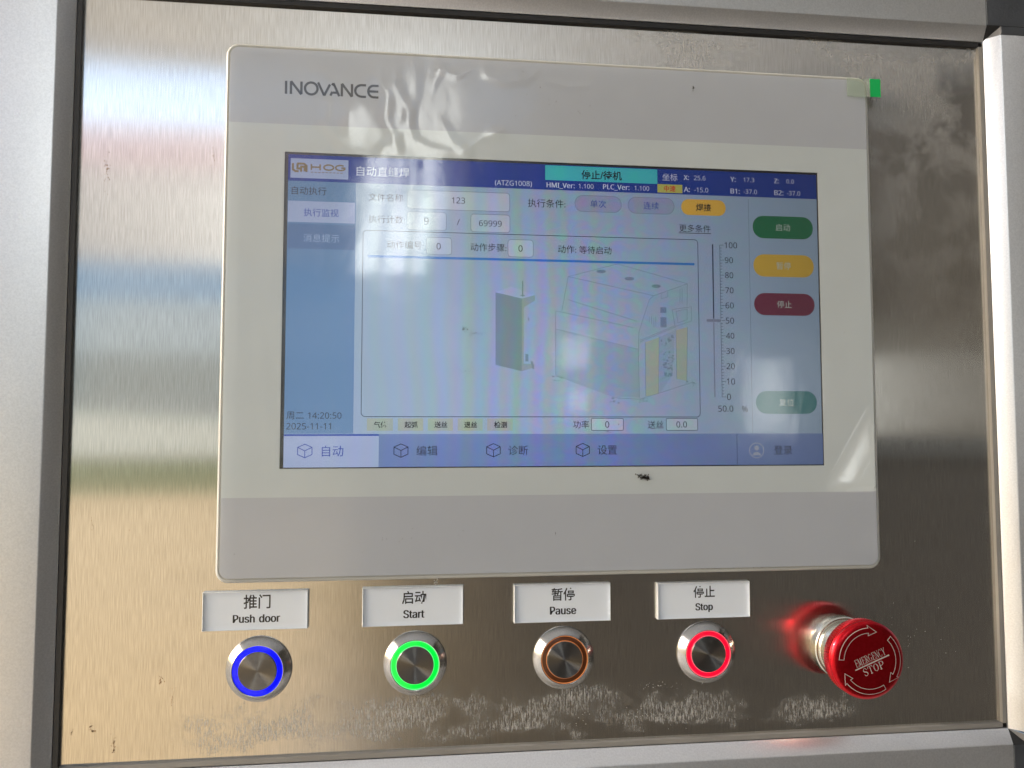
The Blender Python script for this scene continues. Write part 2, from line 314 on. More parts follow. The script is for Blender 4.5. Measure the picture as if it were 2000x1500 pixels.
   [0, 32, 1, 32, 2, 1, 32, 3, 2, 32, 4, 3, 32, 31, 4, 31, 5, 4, 0, 22, 32, 30, 5, 31, 29, 5, 30, 29, 6, 5, 28, 6, 29, 27, 6, 28, 27, 7, 6, 26, 7, 27, 26, 8, 7, 25, 8, 26, 24, 8, 25, 24, 9, 8, 23, 9, 24, 0, 43, 22, 43, 23, 22, 43, 9, 23, 43, 10, 9, 43, 11, 10, 43, 12, 11, 43, 13, 12, 43, 42, 13, 42, 14, 13, 0, 33, 43, 41, 14, 42, 40, 14, 41, 40, 15, 14, 39, 15, 40, 39, 16, 15, 38, 16, 39, 38, 17, 16, 37, 17, 38, 37, 18, 17, 36, 18, 37, 36, 19, 18, 35, 19, 36, 34, 19, 35, 0, 34, 33, 0, 19, 34, 0, 20, 19, 0, 21, 20]],
  'C': [424,
   [261, -7, 194, 1, 139, 24, 96, 60, 65, 109, 47, 170, 41, 240, 48, 309, 67, 368, 100, 418, 146, 455, 203, 478, 271, 486, 342, 479, 404, 458, 379, 407, 356, 417, 330, 425, 302, 431, 271, 433, 202, 420, 149, 381, 116, 320, 105, 240, 115, 160, 146, 98, 198, 59, 270, 46, 301, 48, 330, 52, 358, 58, 385, 65, 385, 13, 358, 4, 329, -2, 298, -6],
   [11, 13, 12, 11, 14, 13, 10, 14, 11, 10, 18, 14, 18, 17, 14, 17, 16, 14, 16, 15, 14, 9, 19, 10, 19, 18, 10, 9, 20, 19, 9, 21, 20, 8, 21, 9, 8, 22, 21, 7, 22, 8, 7, 23, 22, 6, 23, 7, 5, 23, 6, 5, 24, 23, 4, 24, 5, 4, 25, 24, 3, 25, 4, 3, 26, 25, 30, 32, 31, 2, 26, 3, 2, 27, 26, 29, 32, 30, 28, 32, 29, 27, 32, 28, 2, 32, 27, 1, 32, 2, 1, 33, 32, 1, 34, 33, 0, 34, 1, 0, 35, 34]],
  'G': [489,
   [271, -7, 202, 1, 145, 23, 100, 59, 67, 108, 48, 169, 41, 240, 48, 310, 71, 370, 107, 419, 155, 456, 217, 479, 289, 486, 329, 484, 366, 479, 400, 470, 433, 458, 410, 406, 383, 416, 352, 425, 320, 431, 286, 433, 210, 420, 152, 381, 116, 320, 104, 240, 109, 186, 123, 139, 146, 100, 181, 70, 226, 52, 285, 46, 314, 47, 338, 49, 360, 53, 379, 57, 379, 199, 273, 199, 273, 253, 439, 253, 439, 18, 400, 7, 361, -1, 318, -5],
   [11, 13, 12, 11, 14, 13, 11, 15, 14, 10, 15, 11, 10, 16, 15, 10, 20, 16, 20, 19, 16, 19, 18, 16, 18, 17, 16, 9, 21, 10, 21, 20, 10, 9, 22, 21, 9, 23, 22, 8, 23, 9, 8, 24, 23, 7, 24, 8, 7, 25, 24, 6, 25, 7, 37, 39, 38, 37, 36, 39, 36, 40, 39, 5, 25, 6, 5, 26, 25, 35, 40, 36, 5, 27, 26, 4, 27, 5, 4, 28, 27, 3, 28, 4, 3, 29, 28, 3, 30, 29, 2, 30, 3, 34, 40, 35, 33, 40, 34, 2, 31, 30, 32, 40, 33, 31, 40, 32, 2, 40, 31, 1, 40, 2, 1, 41, 40, 1, 42, 41, 0, 42, 1, 0, 43, 42]],
  'H': [498,
   [65, 0, 65, 480, 126, 480, 126, 277, 371, 277, 371, 480, 432, 480, 432, 0, 371, 0, 371, 224, 126, 224, 126, 0],
   [0, 2, 1, 0, 3, 2, 4, 6, 5, 4, 7, 6, 0, 10, 3, 10, 4, 3, 10, 9, 4, 9, 7, 4, 0, 11, 10, 8, 7, 9]],
  'I': [228,
   [27, 0, 27, 35, 83, 48, 83, 431, 27, 445, 27, 480, 200, 480, 200, 445, 144, 431, 144, 48, 200, 35, 200, 0],
   [4, 6, 5, 4, 7, 6, 3, 7, 4, 3, 8, 7, 2, 8, 3, 2, 9, 8, 1, 9, 2, 1, 10, 9, 0, 10, 1, 0, 11, 10]],
  'L': [352,
   [65, 0, 65, 480, 126, 480, 126, 54, 335, 54, 335, 0],
   [0, 2, 1, 0, 3, 2, 0, 4, 3, 0, 5, 4]],
  'M': [609,
   [65, 0, 65, 480, 154, 480, 302, 87, 305, 87, 455, 480, 544, 480, 544, 0, 484, 0, 484, 295, 485, 330, 486, 364, 487, 395, 489, 420, 486, 420, 326, 0, 277, 0, 119, 420, 116, 420, 118, 396, 120, 364, 121, 328, 121, 291, 121, 0],
   [0, 18, 1, 18, 2, 1, 18, 17, 2, 17, 3, 2, 4, 14, 5, 14, 6, 5, 14, 13, 6, 13, 7, 6, 0, 19, 18, 16, 3, 17, 4, 15, 14, 12, 7, 13, 0, 20, 19, 11, 7, 12, 0, 21, 20, 10, 7, 11, 9, 7, 10, 0, 22, 21, 8, 7, 9, 0, 23, 22, 16, 4, 3, 16, 15, 4]],
  'P': [406,
   [65, 0, 65, 480, 192, 480, 273, 470, 329, 443, 361, 398, 372, 338, 368, 300, 354, 264, 330, 233, 294, 208, 245, 192, 181, 187, 126, 187, 126, 0, 126, 238, 174, 238, 234, 244, 276, 261, 301, 290, 310, 336, 302, 376, 280, 405, 242, 422, 187, 428, 126, 428],
   [0, 25, 1, 25, 2, 1, 25, 3, 2, 25, 4, 3, 25, 24, 4, 24, 23, 4, 23, 5, 4, 0, 15, 25, 22, 5, 23, 21, 5, 22, 21, 6, 5, 20, 6, 21, 20, 7, 6, 19, 7, 20, 19, 8, 7, 18, 8, 19, 18, 9, 8, 17, 9, 18, 16, 9, 17, 0, 13, 15, 13, 16, 15, 13, 9, 16, 13, 10, 9, 13, 11, 10, 13, 12, 11, 0, 14, 13]],
  'T': [373,
   [156, 0, 156, 426, 7, 426, 7, 480, 366, 480, 366, 426, 217, 426, 217, 0],
   [2, 4, 3, 2, 5, 4, 1, 5, 2, 0, 6, 1, 6, 5, 1, 0, 7, 6]],
  'V': [403,
   [171, 0, 0, 480, 63, 480, 171, 172, 181, 143, 189, 117, 196, 91, 201, 67, 207, 91, 214, 117, 222, 144, 232, 173, 339, 480, 403, 480, 232, 0],
   [0, 2, 1, 0, 3, 2, 11, 13, 12, 11, 14, 13, 10, 14, 11, 0, 4, 3, 9, 14, 10, 0, 5, 4, 8, 14, 9, 0, 6, 5, 7, 14, 8, 0, 7, 6, 0, 14, 7]],
  'X': [394,
   [3, 0, 162, 250, 13, 480, 80, 480, 197, 291, 316, 480, 379, 480, 231, 251, 391, 0, 322, 0, 195, 208, 66, 0],
   [1, 3, 2, 1, 4, 3, 4, 6, 5, 4, 7, 6, 1, 7, 4, 1, 8, 7, 0, 10, 1, 10, 8, 1, 0, 11, 10, 9, 8, 10]],
  'Y': [380,
   [160, 0, 160, 183, 0, 480, 66, 480, 190, 244, 315, 480, 380, 480, 220, 186, 220, 0],
   [1, 3, 2, 1, 4, 3, 4, 6, 5, 4, 7, 6, 1, 7, 4, 1, 8, 7, 0, 8, 1]],
  'Z': [384,
   [26, 0, 26, 46, 278, 426, 34, 426, 34, 480, 351, 480, 351, 434, 99, 54, 358, 54, 358, 0],
   [3, 5, 4, 3, 6, 5, 3, 2, 6, 2, 7, 6, 1, 7, 2, 1, 8, 7, 1, 9, 8, 0, 9, 1]],
  '_': [298,
   [-1, -103, -1, -60, 300, -60, 300, -103],
   [0, 2, 1, 0, 3, 2]],
  'e': [379,
   [210, -7, 162, -2, 120, 14, 85, 40, 59, 76, 42, 122, 37, 177, 42, 232, 57, 279, 81, 316, 112, 344, 151, 361, 196, 367, 239, 362, 276, 347, 305, 322, 327, 290, 340, 250, 345, 204, 345, 169, 98, 169, 107, 115, 129, 76, 165, 52, 213, 44, 245, 45, 274, 50, 301, 58, 328, 69, 328, 17, 301, 6, 274, -1, 245, -5, 99, 216, 283, 216, 277, 257, 262, 290, 234, 311, 195, 318, 158, 312, 129, 291, 109, 259],
   [11, 13, 12, 11, 14, 13, 10, 14, 11, 10, 15, 14, 9, 15, 10, 9, 38, 15, 38, 37, 15, 37, 16, 15, 9, 39, 38, 8, 39, 9, 8, 40, 39, 36, 16, 37, 8, 41, 40, 35, 16, 36, 35, 17, 16, 7, 41, 8, 7, 33, 41, 34, 17, 35, 34, 18, 17, 6, 33, 7, 6, 34, 33, 6, 18, 34, 6, 19, 18, 5, 20, 6, 20, 19, 6, 5, 21, 20, 4, 21, 5, 4, 22, 21, 3, 22, 4, 3, 23, 22, 27, 29, 28, 26, 29, 27, 3, 24, 23, 25, 29, 26, 24, 29, 25, 3, 29, 24, 2, 29, 3, 2, 30, 29, 1, 30, 2, 1, 31, 30, 1, 32, 31, 0, 32, 1]],
  'r': [277,
   [57, 0, 57, 360, 105, 360, 112, 294, 115, 294, 135, 322, 160, 345, 190, 361, 225, 367, 235, 366, 247, 366, 258, 364, 267, 363, 260, 308, 251, 310, 241, 312, 231, 313, 221, 313, 194, 309, 169, 298, 147, 280, 131, 256, 120, 226, 116, 192, 116, 0],
   [7, 9, 8, 7, 10, 9, 7, 11, 10, 7, 12, 11, 7, 13, 12, 6, 13, 7, 0, 2, 1, 0, 3, 2, 5, 16, 6, 16, 15, 6, 15, 14, 6, 14, 13, 6, 4, 18, 5, 18, 17, 5, 17, 16, 5, 4, 19, 18, 4, 20, 19, 0, 4, 3, 0, 22, 4, 22, 21, 4, 21, 20, 4, 0, 23, 22, 0, 24, 23]],
 },
 's': {
  'P': [445,
   [60, 0, 60, 509, 235, 509, 289, 503, 332, 487, 366, 462, 390, 430, 404, 391, 409, 348, 404, 304, 390, 265, 366, 233, 332, 207, 289, 191, 235, 186, 109, 186, 109, 242, 233, 242, 269, 246, 297, 256, 318, 272, 333, 294, 342, 319, 344, 348, 342, 376, 333, 402, 318, 423, 297, 439, 268, 449, 232, 452, 125, 452, 125, 0],
   [0, 30, 1, 30, 2, 1, 30, 3, 2, 30, 4, 3, 30, 5, 4, 30, 29, 5, 29, 28, 5, 28, 6, 5, 0, 16, 30, 16, 31, 30, 27, 6, 28, 26, 6, 27, 26, 7, 6, 25, 7, 26, 24, 7, 25, 24, 8, 7, 23, 8, 24, 22, 8, 23, 22, 9, 8, 21, 9, 22, 21, 10, 9, 20, 10, 21, 19, 10, 20, 19, 11, 10, 18, 11, 19, 17, 11, 18, 0, 15, 16, 31, 17, 16, 31, 14, 17, 14, 11, 17, 14, 12, 11, 14, 13, 12, 0, 14, 15, 0, 31, 14]],
  'S': [447,
   [224, -9, 172, -4, 128, 9, 91, 31, 64, 60, 46, 96, 38, 137, 104, 137, 110, 110, 123, 88, 142, 71, 166, 59, 194, 52, 224, 49, 257, 52, 286, 60, 311, 74, 329, 92, 341, 114, 346, 139, 342, 161, 332, 179, 316, 193, 296, 205, 272, 214, 245, 222, 184, 239, 128, 260, 86, 289, 60, 326, 52, 372, 58, 413, 75, 448, 102, 476, 138, 498, 180, 511, 227, 516, 275, 511, 316, 498, 351, 476, 377, 449, 394, 415, 401, 378, 337, 378, 326, 412, 302, 437, 267, 453, 225, 459, 194, 456, 167, 448, 145, 435, 129, 418, 118, 398, 115, 376, 119, 352, 131, 334, 148, 319, 169, 308, 191, 300, 212, 293, 264, 279, 287, 272, 312, 264, 336, 252, 359, 238, 379, 220, 395, 198, 405, 171, 408, 139, 403, 99, 386, 64, 360, 34, 323, 11, 278, -4],
   [35, 37, 36, 34, 37, 35, 34, 38, 37, 33, 38, 34, 33, 39, 38, 33, 40, 39, 32, 47, 33, 47, 40, 33, 32, 48, 47, 46, 40, 47, 32, 49, 48, 45, 40, 46, 45, 41, 40, 31, 49, 32, 31, 50, 49, 44, 41, 45, 31, 51, 50, 31, 52, 51, 44, 42, 41, 30, 52, 31, 43, 42, 44, 30, 53, 52, 30, 54, 53, 29, 54, 30, 29, 55, 54, 29, 56, 55, 28, 56, 29, 28, 57, 56, 28, 58, 57, 28, 59, 58, 28, 60, 59, 27, 60, 28, 27, 61, 60, 27, 62, 61, 27, 63, 62, 26, 63, 27, 26, 64, 63, 25, 64, 26, 25, 65, 64, 24, 65, 25, 24, 66, 65, 23, 66, 24, 22, 66, 23, 22, 67, 66, 21, 67, 22, 20, 67, 21, 20, 68, 67, 19, 68, 20, 18, 68, 19, 18, 69, 68, 5, 7, 6, 5, 8, 7, 17, 69, 18, 5, 9, 8, 17, 70, 69, 4, 9, 5, 16, 70, 17, 4, 10, 9, 15, 70, 16, 4, 11, 10, 15, 71, 70, 14, 71, 15, 3, 11, 4, 3, 12, 11, 13, 71, 14, 3, 13, 12, 3, 71, 13, 3, 72, 71, 2, 72, 3, 2, 73, 72, 1, 73, 2, 1, 0, 73]],
  'a': [389,
   [160, -9, 126, -5, 94, 5, 68, 22, 48, 45, 35, 73, 30, 108, 34, 138, 43, 161, 58, 179, 78, 193, 100, 203, 125, 211, 152, 216, 178, 220, 209, 224, 234, 227, 252, 230, 265, 235, 273, 243, 276, 255, 276, 257, 273, 279, 267, 297, 256, 311, 240, 322, 220, 329, 196, 331, 171, 329, 149, 322, 132, 313, 118, 301, 107, 288, 100, 274, 41, 291, 57, 322, 79, 346, 104, 364, 133, 375, 163, 382, 194, 384, 215, 383, 239, 379, 263, 372, 286, 360, 306, 343, 322, 320, 333, 290, 337, 251, 337, 0, 277, 0, 277, 52, 272, 52, 264, 38, 252, 25, 236, 12, 215, 1, 190, -6, 170, 45, 202, 49, 228, 59, 248, 74, 263, 93, 272, 115, 276, 138, 276, 190, 270, 186, 259, 182, 246, 179, 231, 176, 216, 173, 200, 171, 186, 169, 175, 168, 154, 164, 134, 159, 117, 150, 103, 139, 95, 124, 92, 105, 94, 87, 102, 72, 114, 61, 130, 52, 149, 47],
   [39, 41, 40, 39, 42, 41, 38, 42, 39, 38, 43, 42, 37, 43, 38, 37, 44, 43, 36, 44, 37, 36, 45, 44, 35, 45, 36, 35, 27, 45, 27, 46, 45, 35, 28, 27, 26, 46, 27, 35, 29, 28, 25, 46, 26, 35, 30, 29, 34, 30, 35, 24, 46, 25, 24, 47, 46, 34, 31, 30, 23, 47, 24, 34, 32, 31, 22, 47, 23, 33, 32, 34, 22, 48, 47, 21, 48, 22, 20, 48, 21, 19, 48, 20, 19, 49, 48, 18, 49, 19, 17, 65, 18, 65, 49, 18, 16, 65, 17, 15, 65, 16, 14, 65, 15, 13, 65, 14, 12, 65, 13, 11, 65, 12, 10, 65, 11, 9, 65, 10, 9, 66, 65, 64, 49, 65, 9, 67, 66, 9, 68, 67, 8, 68, 9, 8, 69, 68, 8, 70, 69, 8, 71, 70, 8, 72, 71, 8, 73, 72, 8, 74, 73, 8, 75, 74, 7, 75, 8, 7, 76, 75, 7, 77, 76, 7, 78, 77, 63, 49, 64, 6, 78, 7, 6, 79, 78, 62, 49, 63, 5, 79, 6, 5, 80, 79, 61, 51, 62, 51, 49, 62, 5, 81, 80, 60, 51, 61, 4, 81, 5, 4, 82, 81, 4, 83, 82, 59, 52, 60, 52, 51, 60, 4, 84, 83, 59, 53, 52, 50, 49, 51, 58, 53, 59, 4, 58, 84, 4, 53, 58, 3, 53, 4, 3, 54, 53, 3, 55, 54, 2, 55, 3, 2, 56, 55, 1, 56, 2, 1, 57, 56, 0, 57, 1]],
  'd': [424,
   [195, -8, 151, -2, 111, 16, 79, 45, 55, 84, 39, 133, 34, 189, 39, 245, 55, 293, 79, 332, 112, 361, 151, 378, 196, 384, 228, 381, 253, 373, 272, 360, 287, 346, 298, 331, 306, 319, 311, 319, 311, 509, 372, 509, 372, 0, 313, 0, 313, 59, 307, 59, 298, 46, 287, 31, 272, 17, 252, 4, 227, -5, 205, 47, 236, 51, 263, 65, 284, 86, 299, 115, 309, 150, 312, 189, 309, 229, 300, 263, 284, 291, 263, 312, 237, 325, 205, 330, 172, 325, 145, 311, 124, 290, 108, 261, 99, 227, 96, 189, 99, 151, 109, 117, 124, 88, 145, 66, 172, 51],
   [19, 21, 20, 19, 22, 21, 11, 13, 12, 11, 14, 13, 10, 14, 11, 10, 15, 14, 9, 15, 10, 9, 16, 15, 9, 17, 16, 8, 44, 9, 44, 43, 9, 43, 17, 9, 43, 18, 17, 42, 18, 43, 41, 18, 42, 8, 45, 44, 41, 19, 18, 41, 40, 19, 40, 39, 19, 39, 22, 19, 8, 46, 45, 7, 46, 8, 7, 47, 46, 38, 22, 39, 7, 48, 47, 6, 48, 7, 37, 22, 38, 6, 49, 48, 6, 50, 49, 36, 22, 37, 5, 50, 6, 5, 51, 50, 35, 22, 36, 4, 51, 5, 4, 52, 51, 34, 24, 35, 24, 22, 35, 4, 53, 52, 33, 24, 34, 3, 53, 4, 3, 54, 53, 32, 25, 33, 25, 24, 33, 32, 26, 25, 23, 22, 24, 3, 31, 54, 31, 26, 32, 3, 26, 31, 3, 27, 26, 2, 27, 3, 2, 28, 27, 2, 29, 28, 1, 29, 2, 1, 30, 29, 0, 30, 1]],
  'e': [404,
   [212, -8, 161, -2, 117, 16, 82, 46, 56, 85, 40, 132, 34, 187, 39, 242, 55, 290, 81, 329, 115, 359, 157, 378, 205, 384, 236, 382, 266, 374, 294, 361, 319, 341, 341, 315, 357, 282, 368, 242, 371, 194, 371, 169, 75, 169, 75, 221, 338, 221, 310, 202, 307, 237, 298, 269, 283, 294, 263, 314, 237, 326, 205, 330, 173, 326, 146, 313, 125, 294, 109, 270, 99, 241, 96, 211, 96, 178, 100, 139, 110, 106, 128, 80, 151, 61, 179, 50, 212, 46, 234, 48, 254, 53, 271, 61, 285, 73, 297, 88, 306, 105, 365, 91, 353, 63, 335, 39, 311, 19, 283, 4, 249, -5],
   [11, 13, 12, 11, 14, 13, 10, 14, 11, 10, 15, 14, 10, 16, 15, 9, 16, 10, 9, 31, 16, 31, 17, 16, 9, 32, 31, 30, 17, 31, 8, 32, 9, 29, 17, 30, 8, 33, 32, 29, 18, 17, 28, 18, 29, 8, 34, 33, 27, 18, 28, 8, 35, 34, 7, 35, 8, 27, 19, 18, 7, 36, 35, 26, 19, 27, 26, 24, 19, 24, 20, 19, 6, 23, 7, 23, 36, 7, 23, 37, 36, 25, 24, 26, 6, 22, 23, 37, 24, 23, 37, 20, 24, 38, 20, 37, 38, 21, 20, 5, 22, 6, 39, 21, 38, 5, 21, 22, 5, 39, 21, 5, 40, 39, 4, 40, 5, 4, 41, 40, 49, 51, 50, 49, 52, 51, 48, 52, 49, 3, 41, 4, 3, 42, 41, 47, 52, 48, 47, 53, 52, 3, 43, 42, 46, 53, 47, 45, 53, 46, 3, 44, 43, 44, 53, 45, 3, 53, 44, 2, 53, 3, 2, 54, 53, 2, 55, 54, 1, 55, 2, 1, 56, 55, 0, 56, 1]],
  'h': [410,
   [114, 227, 114, 0, 53, 0, 53, 509, 114, 509, 114, 287, 102, 287, 124, 332, 152, 362, 187, 379, 227, 384, 264, 380, 295, 369, 321, 349, 341, 321, 353, 285, 357, 240, 357, 0, 296, 0, 296, 235, 290, 275, 273, 304, 246, 323, 210, 329, 184, 326, 161, 317, 141, 303, 126, 283, 117, 257],
   [2, 4, 3, 2, 6, 4, 6, 5, 4, 9, 11, 10, 9, 12, 11, 8, 12, 9, 8, 13, 12, 7, 13, 8, 7, 23, 13, 23, 14, 13, 6, 25, 7, 25, 24, 7, 24, 23, 7, 22, 14, 23, 21, 14, 22, 21, 15, 14, 6, 26, 25, 20, 15, 21, 6, 27, 26, 2, 28, 6, 28, 27, 6, 20, 16, 15, 19, 16, 20, 2, 0, 28, 19, 17, 16, 18, 17, 19, 2, 1, 0]],
  'o': [415,
   [207, -8, 159, -2, 117, 16, 82, 46, 56, 85, 40, 133, 34, 187, 40, 243, 56, 291, 82, 330, 117, 360, 159, 378, 207, 384, 256, 378, 299, 360, 333, 330, 359, 291, 376, 243, 381, 187, 376, 133, 359, 85, 333, 46, 299, 16, 256, -2, 207, 46, 242, 51, 270, 66, 292, 89, 307, 117, 316, 151, 319, 187, 316, 224, 307, 258, 292, 287, 270, 310, 242, 325, 207, 330, 173, 325, 145, 310, 124, 287, 108, 258, 99, 224, 96, 187, 99, 151, 108, 117, 124, 89, 145, 66, 173, 51],
   [11, 13, 12, 10, 13, 11, 10, 14, 13, 9, 14, 10, 9, 15, 14, 8, 37, 9, 37, 36, 9, 36, 15, 9, 36, 35, 15, 35, 16, 15, 8, 38, 37, 34, 16, 35, 8, 39, 38, 33, 16, 34, 7, 39, 8, 33, 17, 16, 7, 40, 39, 32, 17, 33, 7, 41, 40, 31, 17, 32, 6, 41, 7, 31, 18, 17, 6, 42, 41, 30, 18, 31, 5, 42, 6, 5, 43, 42, 29, 18, 30, 29, 19, 18, 5, 44, 43, 28, 19, 29, 28, 20, 19, 4, 44, 5, 4, 45, 44, 27, 20, 28, 4, 46, 45, 26, 20, 27, 3, 46, 4, 26, 21, 20, 3, 47, 46, 25, 21, 26, 3, 24, 47, 24, 21, 25, 3, 21, 24, 2, 21, 3, 2, 22, 21, 1, 22, 2, 1, 23, 22, 0, 23, 1]],
  'p': [424,
   [53, -143, 53, 379, 112, 379, 112, 319, 118, 319, 126, 331, 137, 346, 152, 360, 171, 373, 197, 381, 229, 384, 274, 378, 313, 361, 345, 332, 370, 293, 385, 245, 390, 189, 385, 133, 370, 84, 346, 45, 313, 16, 274, -2, 229, -8, 198, -5, 173, 4, 153, 17, 138, 31, 127, 46, 118, 59, 114, 59, 114, -143, 220, 47, 253, 51, 279, 66, 301, 88, 316, 117, 325, 151, 328, 189, 325, 227, 316, 261, 301, 290, 280, 311, 253, 325, 220, 330, 188, 325, 161, 312, 140, 291, 125, 263, 116, 229, 113, 189, 116, 150, 125, 115, 140, 86, 162, 65, 188, 51],
   [9, 11, 10, 8, 11, 9, 0, 2, 1, 0, 3, 2, 8, 12, 11, 7, 12, 8, 7, 13, 12, 6, 13, 7, 5, 13, 6, 5, 43, 13, 43, 42, 13, 42, 14, 13, 4, 43, 5, 4, 44, 43, 4, 45, 44, 41, 14, 42, 0, 4, 3, 0, 48, 4, 48, 47, 4, 47, 46, 4, 46, 45, 4, 40, 14, 41, 40, 15, 14, 39, 15, 40, 38, 15, 39, 38, 16, 15, 0, 49, 48, 37, 16, 38, 0, 50, 49, 36, 16, 37, 36, 17, 16, 35, 17, 36, 0, 51, 50, 35, 18, 17, 34, 18, 35, 0, 29, 51, 29, 52, 51, 33, 18, 34, 29, 53, 52, 33, 19, 18, 32, 19, 33, 29, 28, 53, 28, 54, 53, 0, 30, 29, 27, 54, 28, 31, 19, 32, 27, 31, 54, 27, 19, 31, 26, 19, 27, 26, 20, 19, 25, 20, 26, 24, 20, 25, 24, 21, 20, 23, 21, 24, 23, 22, 21]],
  'r': [259,
   [53, 0, 53, 379, 112, 379, 112, 321, 115, 321, 130, 347, 152, 367, 181, 380, 213, 385, 221, 385, 229, 384, 237, 384, 243, 384, 243, 322, 239, 323, 230, 324, 219, 325, 207, 326, 182, 323, 159, 315, 140, 301, 126, 284, 117, 262, 114, 237, 114, 0],
   [7, 9, 8, 7, 10, 9, 7, 11, 10, 7, 12, 11, 7, 13, 12, 6, 13, 7, 0, 2, 1, 0, 3, 2, 5, 13, 6, 4, 17, 5, 17, 16, 5, 16, 15, 5, 15, 14, 5, 14, 13, 5, 4, 18, 17, 4, 19, 18, 0, 4, 3, 0, 22, 4, 22, 21, 4, 21, 20, 4, 20, 19, 4, 0, 23, 22, 0, 24, 23]],
  's': [365,
   [182, -8, 145, -5, 112, 3, 84, 18, 62, 38, 45, 63, 36, 94, 94, 107, 105, 79, 124, 60, 150, 49, 181, 45, 217, 50, 244, 62, 262, 81, 268, 103, 265, 121, 254, 136, 237, 147, 212, 155, 149, 170, 104, 186, 72, 208, 53, 237, 47, 274, 51, 305, 65, 332, 87, 354, 115, 370, 149, 381, 187, 384, 223, 381, 254, 372, 279, 358, 299, 339, 314, 316, 324, 290, 268, 277, 258, 298, 243, 316, 219, 328, 187, 333, 156, 329, 131, 317, 114, 299, 109, 277, 112, 258, 124, 243, 144, 232, 172, 223, 229, 209, 275, 194, 306, 171, 325, 142, 331, 107, 326, 75, 312, 47, 290, 24, 260, 6, 223, -5],
   [29, 31, 30, 29, 32, 31, 28, 32, 29, 28, 33, 32, 27, 33, 28, 27, 34, 33, 26, 34, 27, 26, 41, 34, 41, 35, 34, 26, 42, 41, 40, 35, 41, 25, 42, 26, 25, 43, 42, 39, 35, 40, 25, 44, 43, 39, 36, 35, 38, 36, 39, 24, 44, 25, 24, 45, 44, 37, 36, 38, 24, 46, 45, 23, 46, 24, 23, 47, 46, 23, 48, 47, 22, 48, 23, 22, 49, 48, 22, 50, 49, 22, 51, 50, 21, 51, 22, 21, 52, 51, 20, 52, 21, 20, 53, 52, 19, 53, 20, 18, 53, 19, 17, 53, 18, 17, 54, 53, 16, 54, 17, 15, 54, 16, 6, 8, 7, 15, 55, 54, 14, 55, 15, 5, 8, 6, 13, 55, 14, 5, 9, 8, 13, 56, 55, 4, 9, 5, 12, 56, 13, 4, 10, 9, 11, 56, 12, 4, 11, 10, 11, 57, 56, 4, 57, 11, 3, 57, 4, 3, 58, 57, 2, 58, 3, 2, 59, 58, 1, 59, 2, 1, 0, 59]],
  't': [227,
   [204, 379, 204, 327, 6, 327, 6, 379, 65, 471, 126, 471, 126, 98, 128, 76, 136, 61, 150, 53, 170, 50, 177, 50, 185, 51, 194, 52, 202, 54, 213, 2, 203, -1, 192, -3, 180, -4, 168, -4, 125, 2, 92, 21, 72, 52, 65, 93],
   [23, 5, 4, 23, 6, 5, 2, 0, 3, 2, 1, 0, 23, 7, 6, 22, 7, 23, 22, 8, 7, 22, 9, 8, 13, 15, 14, 22, 10, 9, 12, 15, 13, 21, 10, 22, 11, 15, 12, 10, 15, 11, 21, 15, 10, 20, 15, 21, 19, 15, 20, 19, 16, 15, 19, 17, 16, 19, 18, 17]],
  'u': [410,
   [182, -5, 146, -1, 115, 11, 89, 31, 69, 59, 57, 95, 53, 139, 53, 379, 114, 379, 114, 144, 119, 105, 137, 75, 164, 56, 200, 50, 226, 53, 249, 62, 268, 77, 283, 97, 293, 122, 296, 153, 296, 379, 357, 379, 357, 0, 298, 0, 298, 92, 307, 92, 286, 47, 257, 17, 222, 0],
   [6, 8, 7, 6, 9, 8, 19, 21, 20, 19, 22, 21, 18, 22, 19, 6, 10, 9, 5, 10, 6, 17, 25, 18, 25, 22, 18, 5, 11, 10, 16, 24, 17, 24, 25, 17, 4, 11, 5, 16, 26, 24, 26, 23, 24, 26, 22, 25, 15, 26, 16, 4, 12, 11, 14, 26, 15, 3, 12, 4, 3, 13, 12, 13, 26, 14, 3, 26, 13, 3, 27, 26, 23, 22, 26, 2, 27, 3, 2, 28, 27, 1, 28, 2, 1, 0, 28]],
 },
}

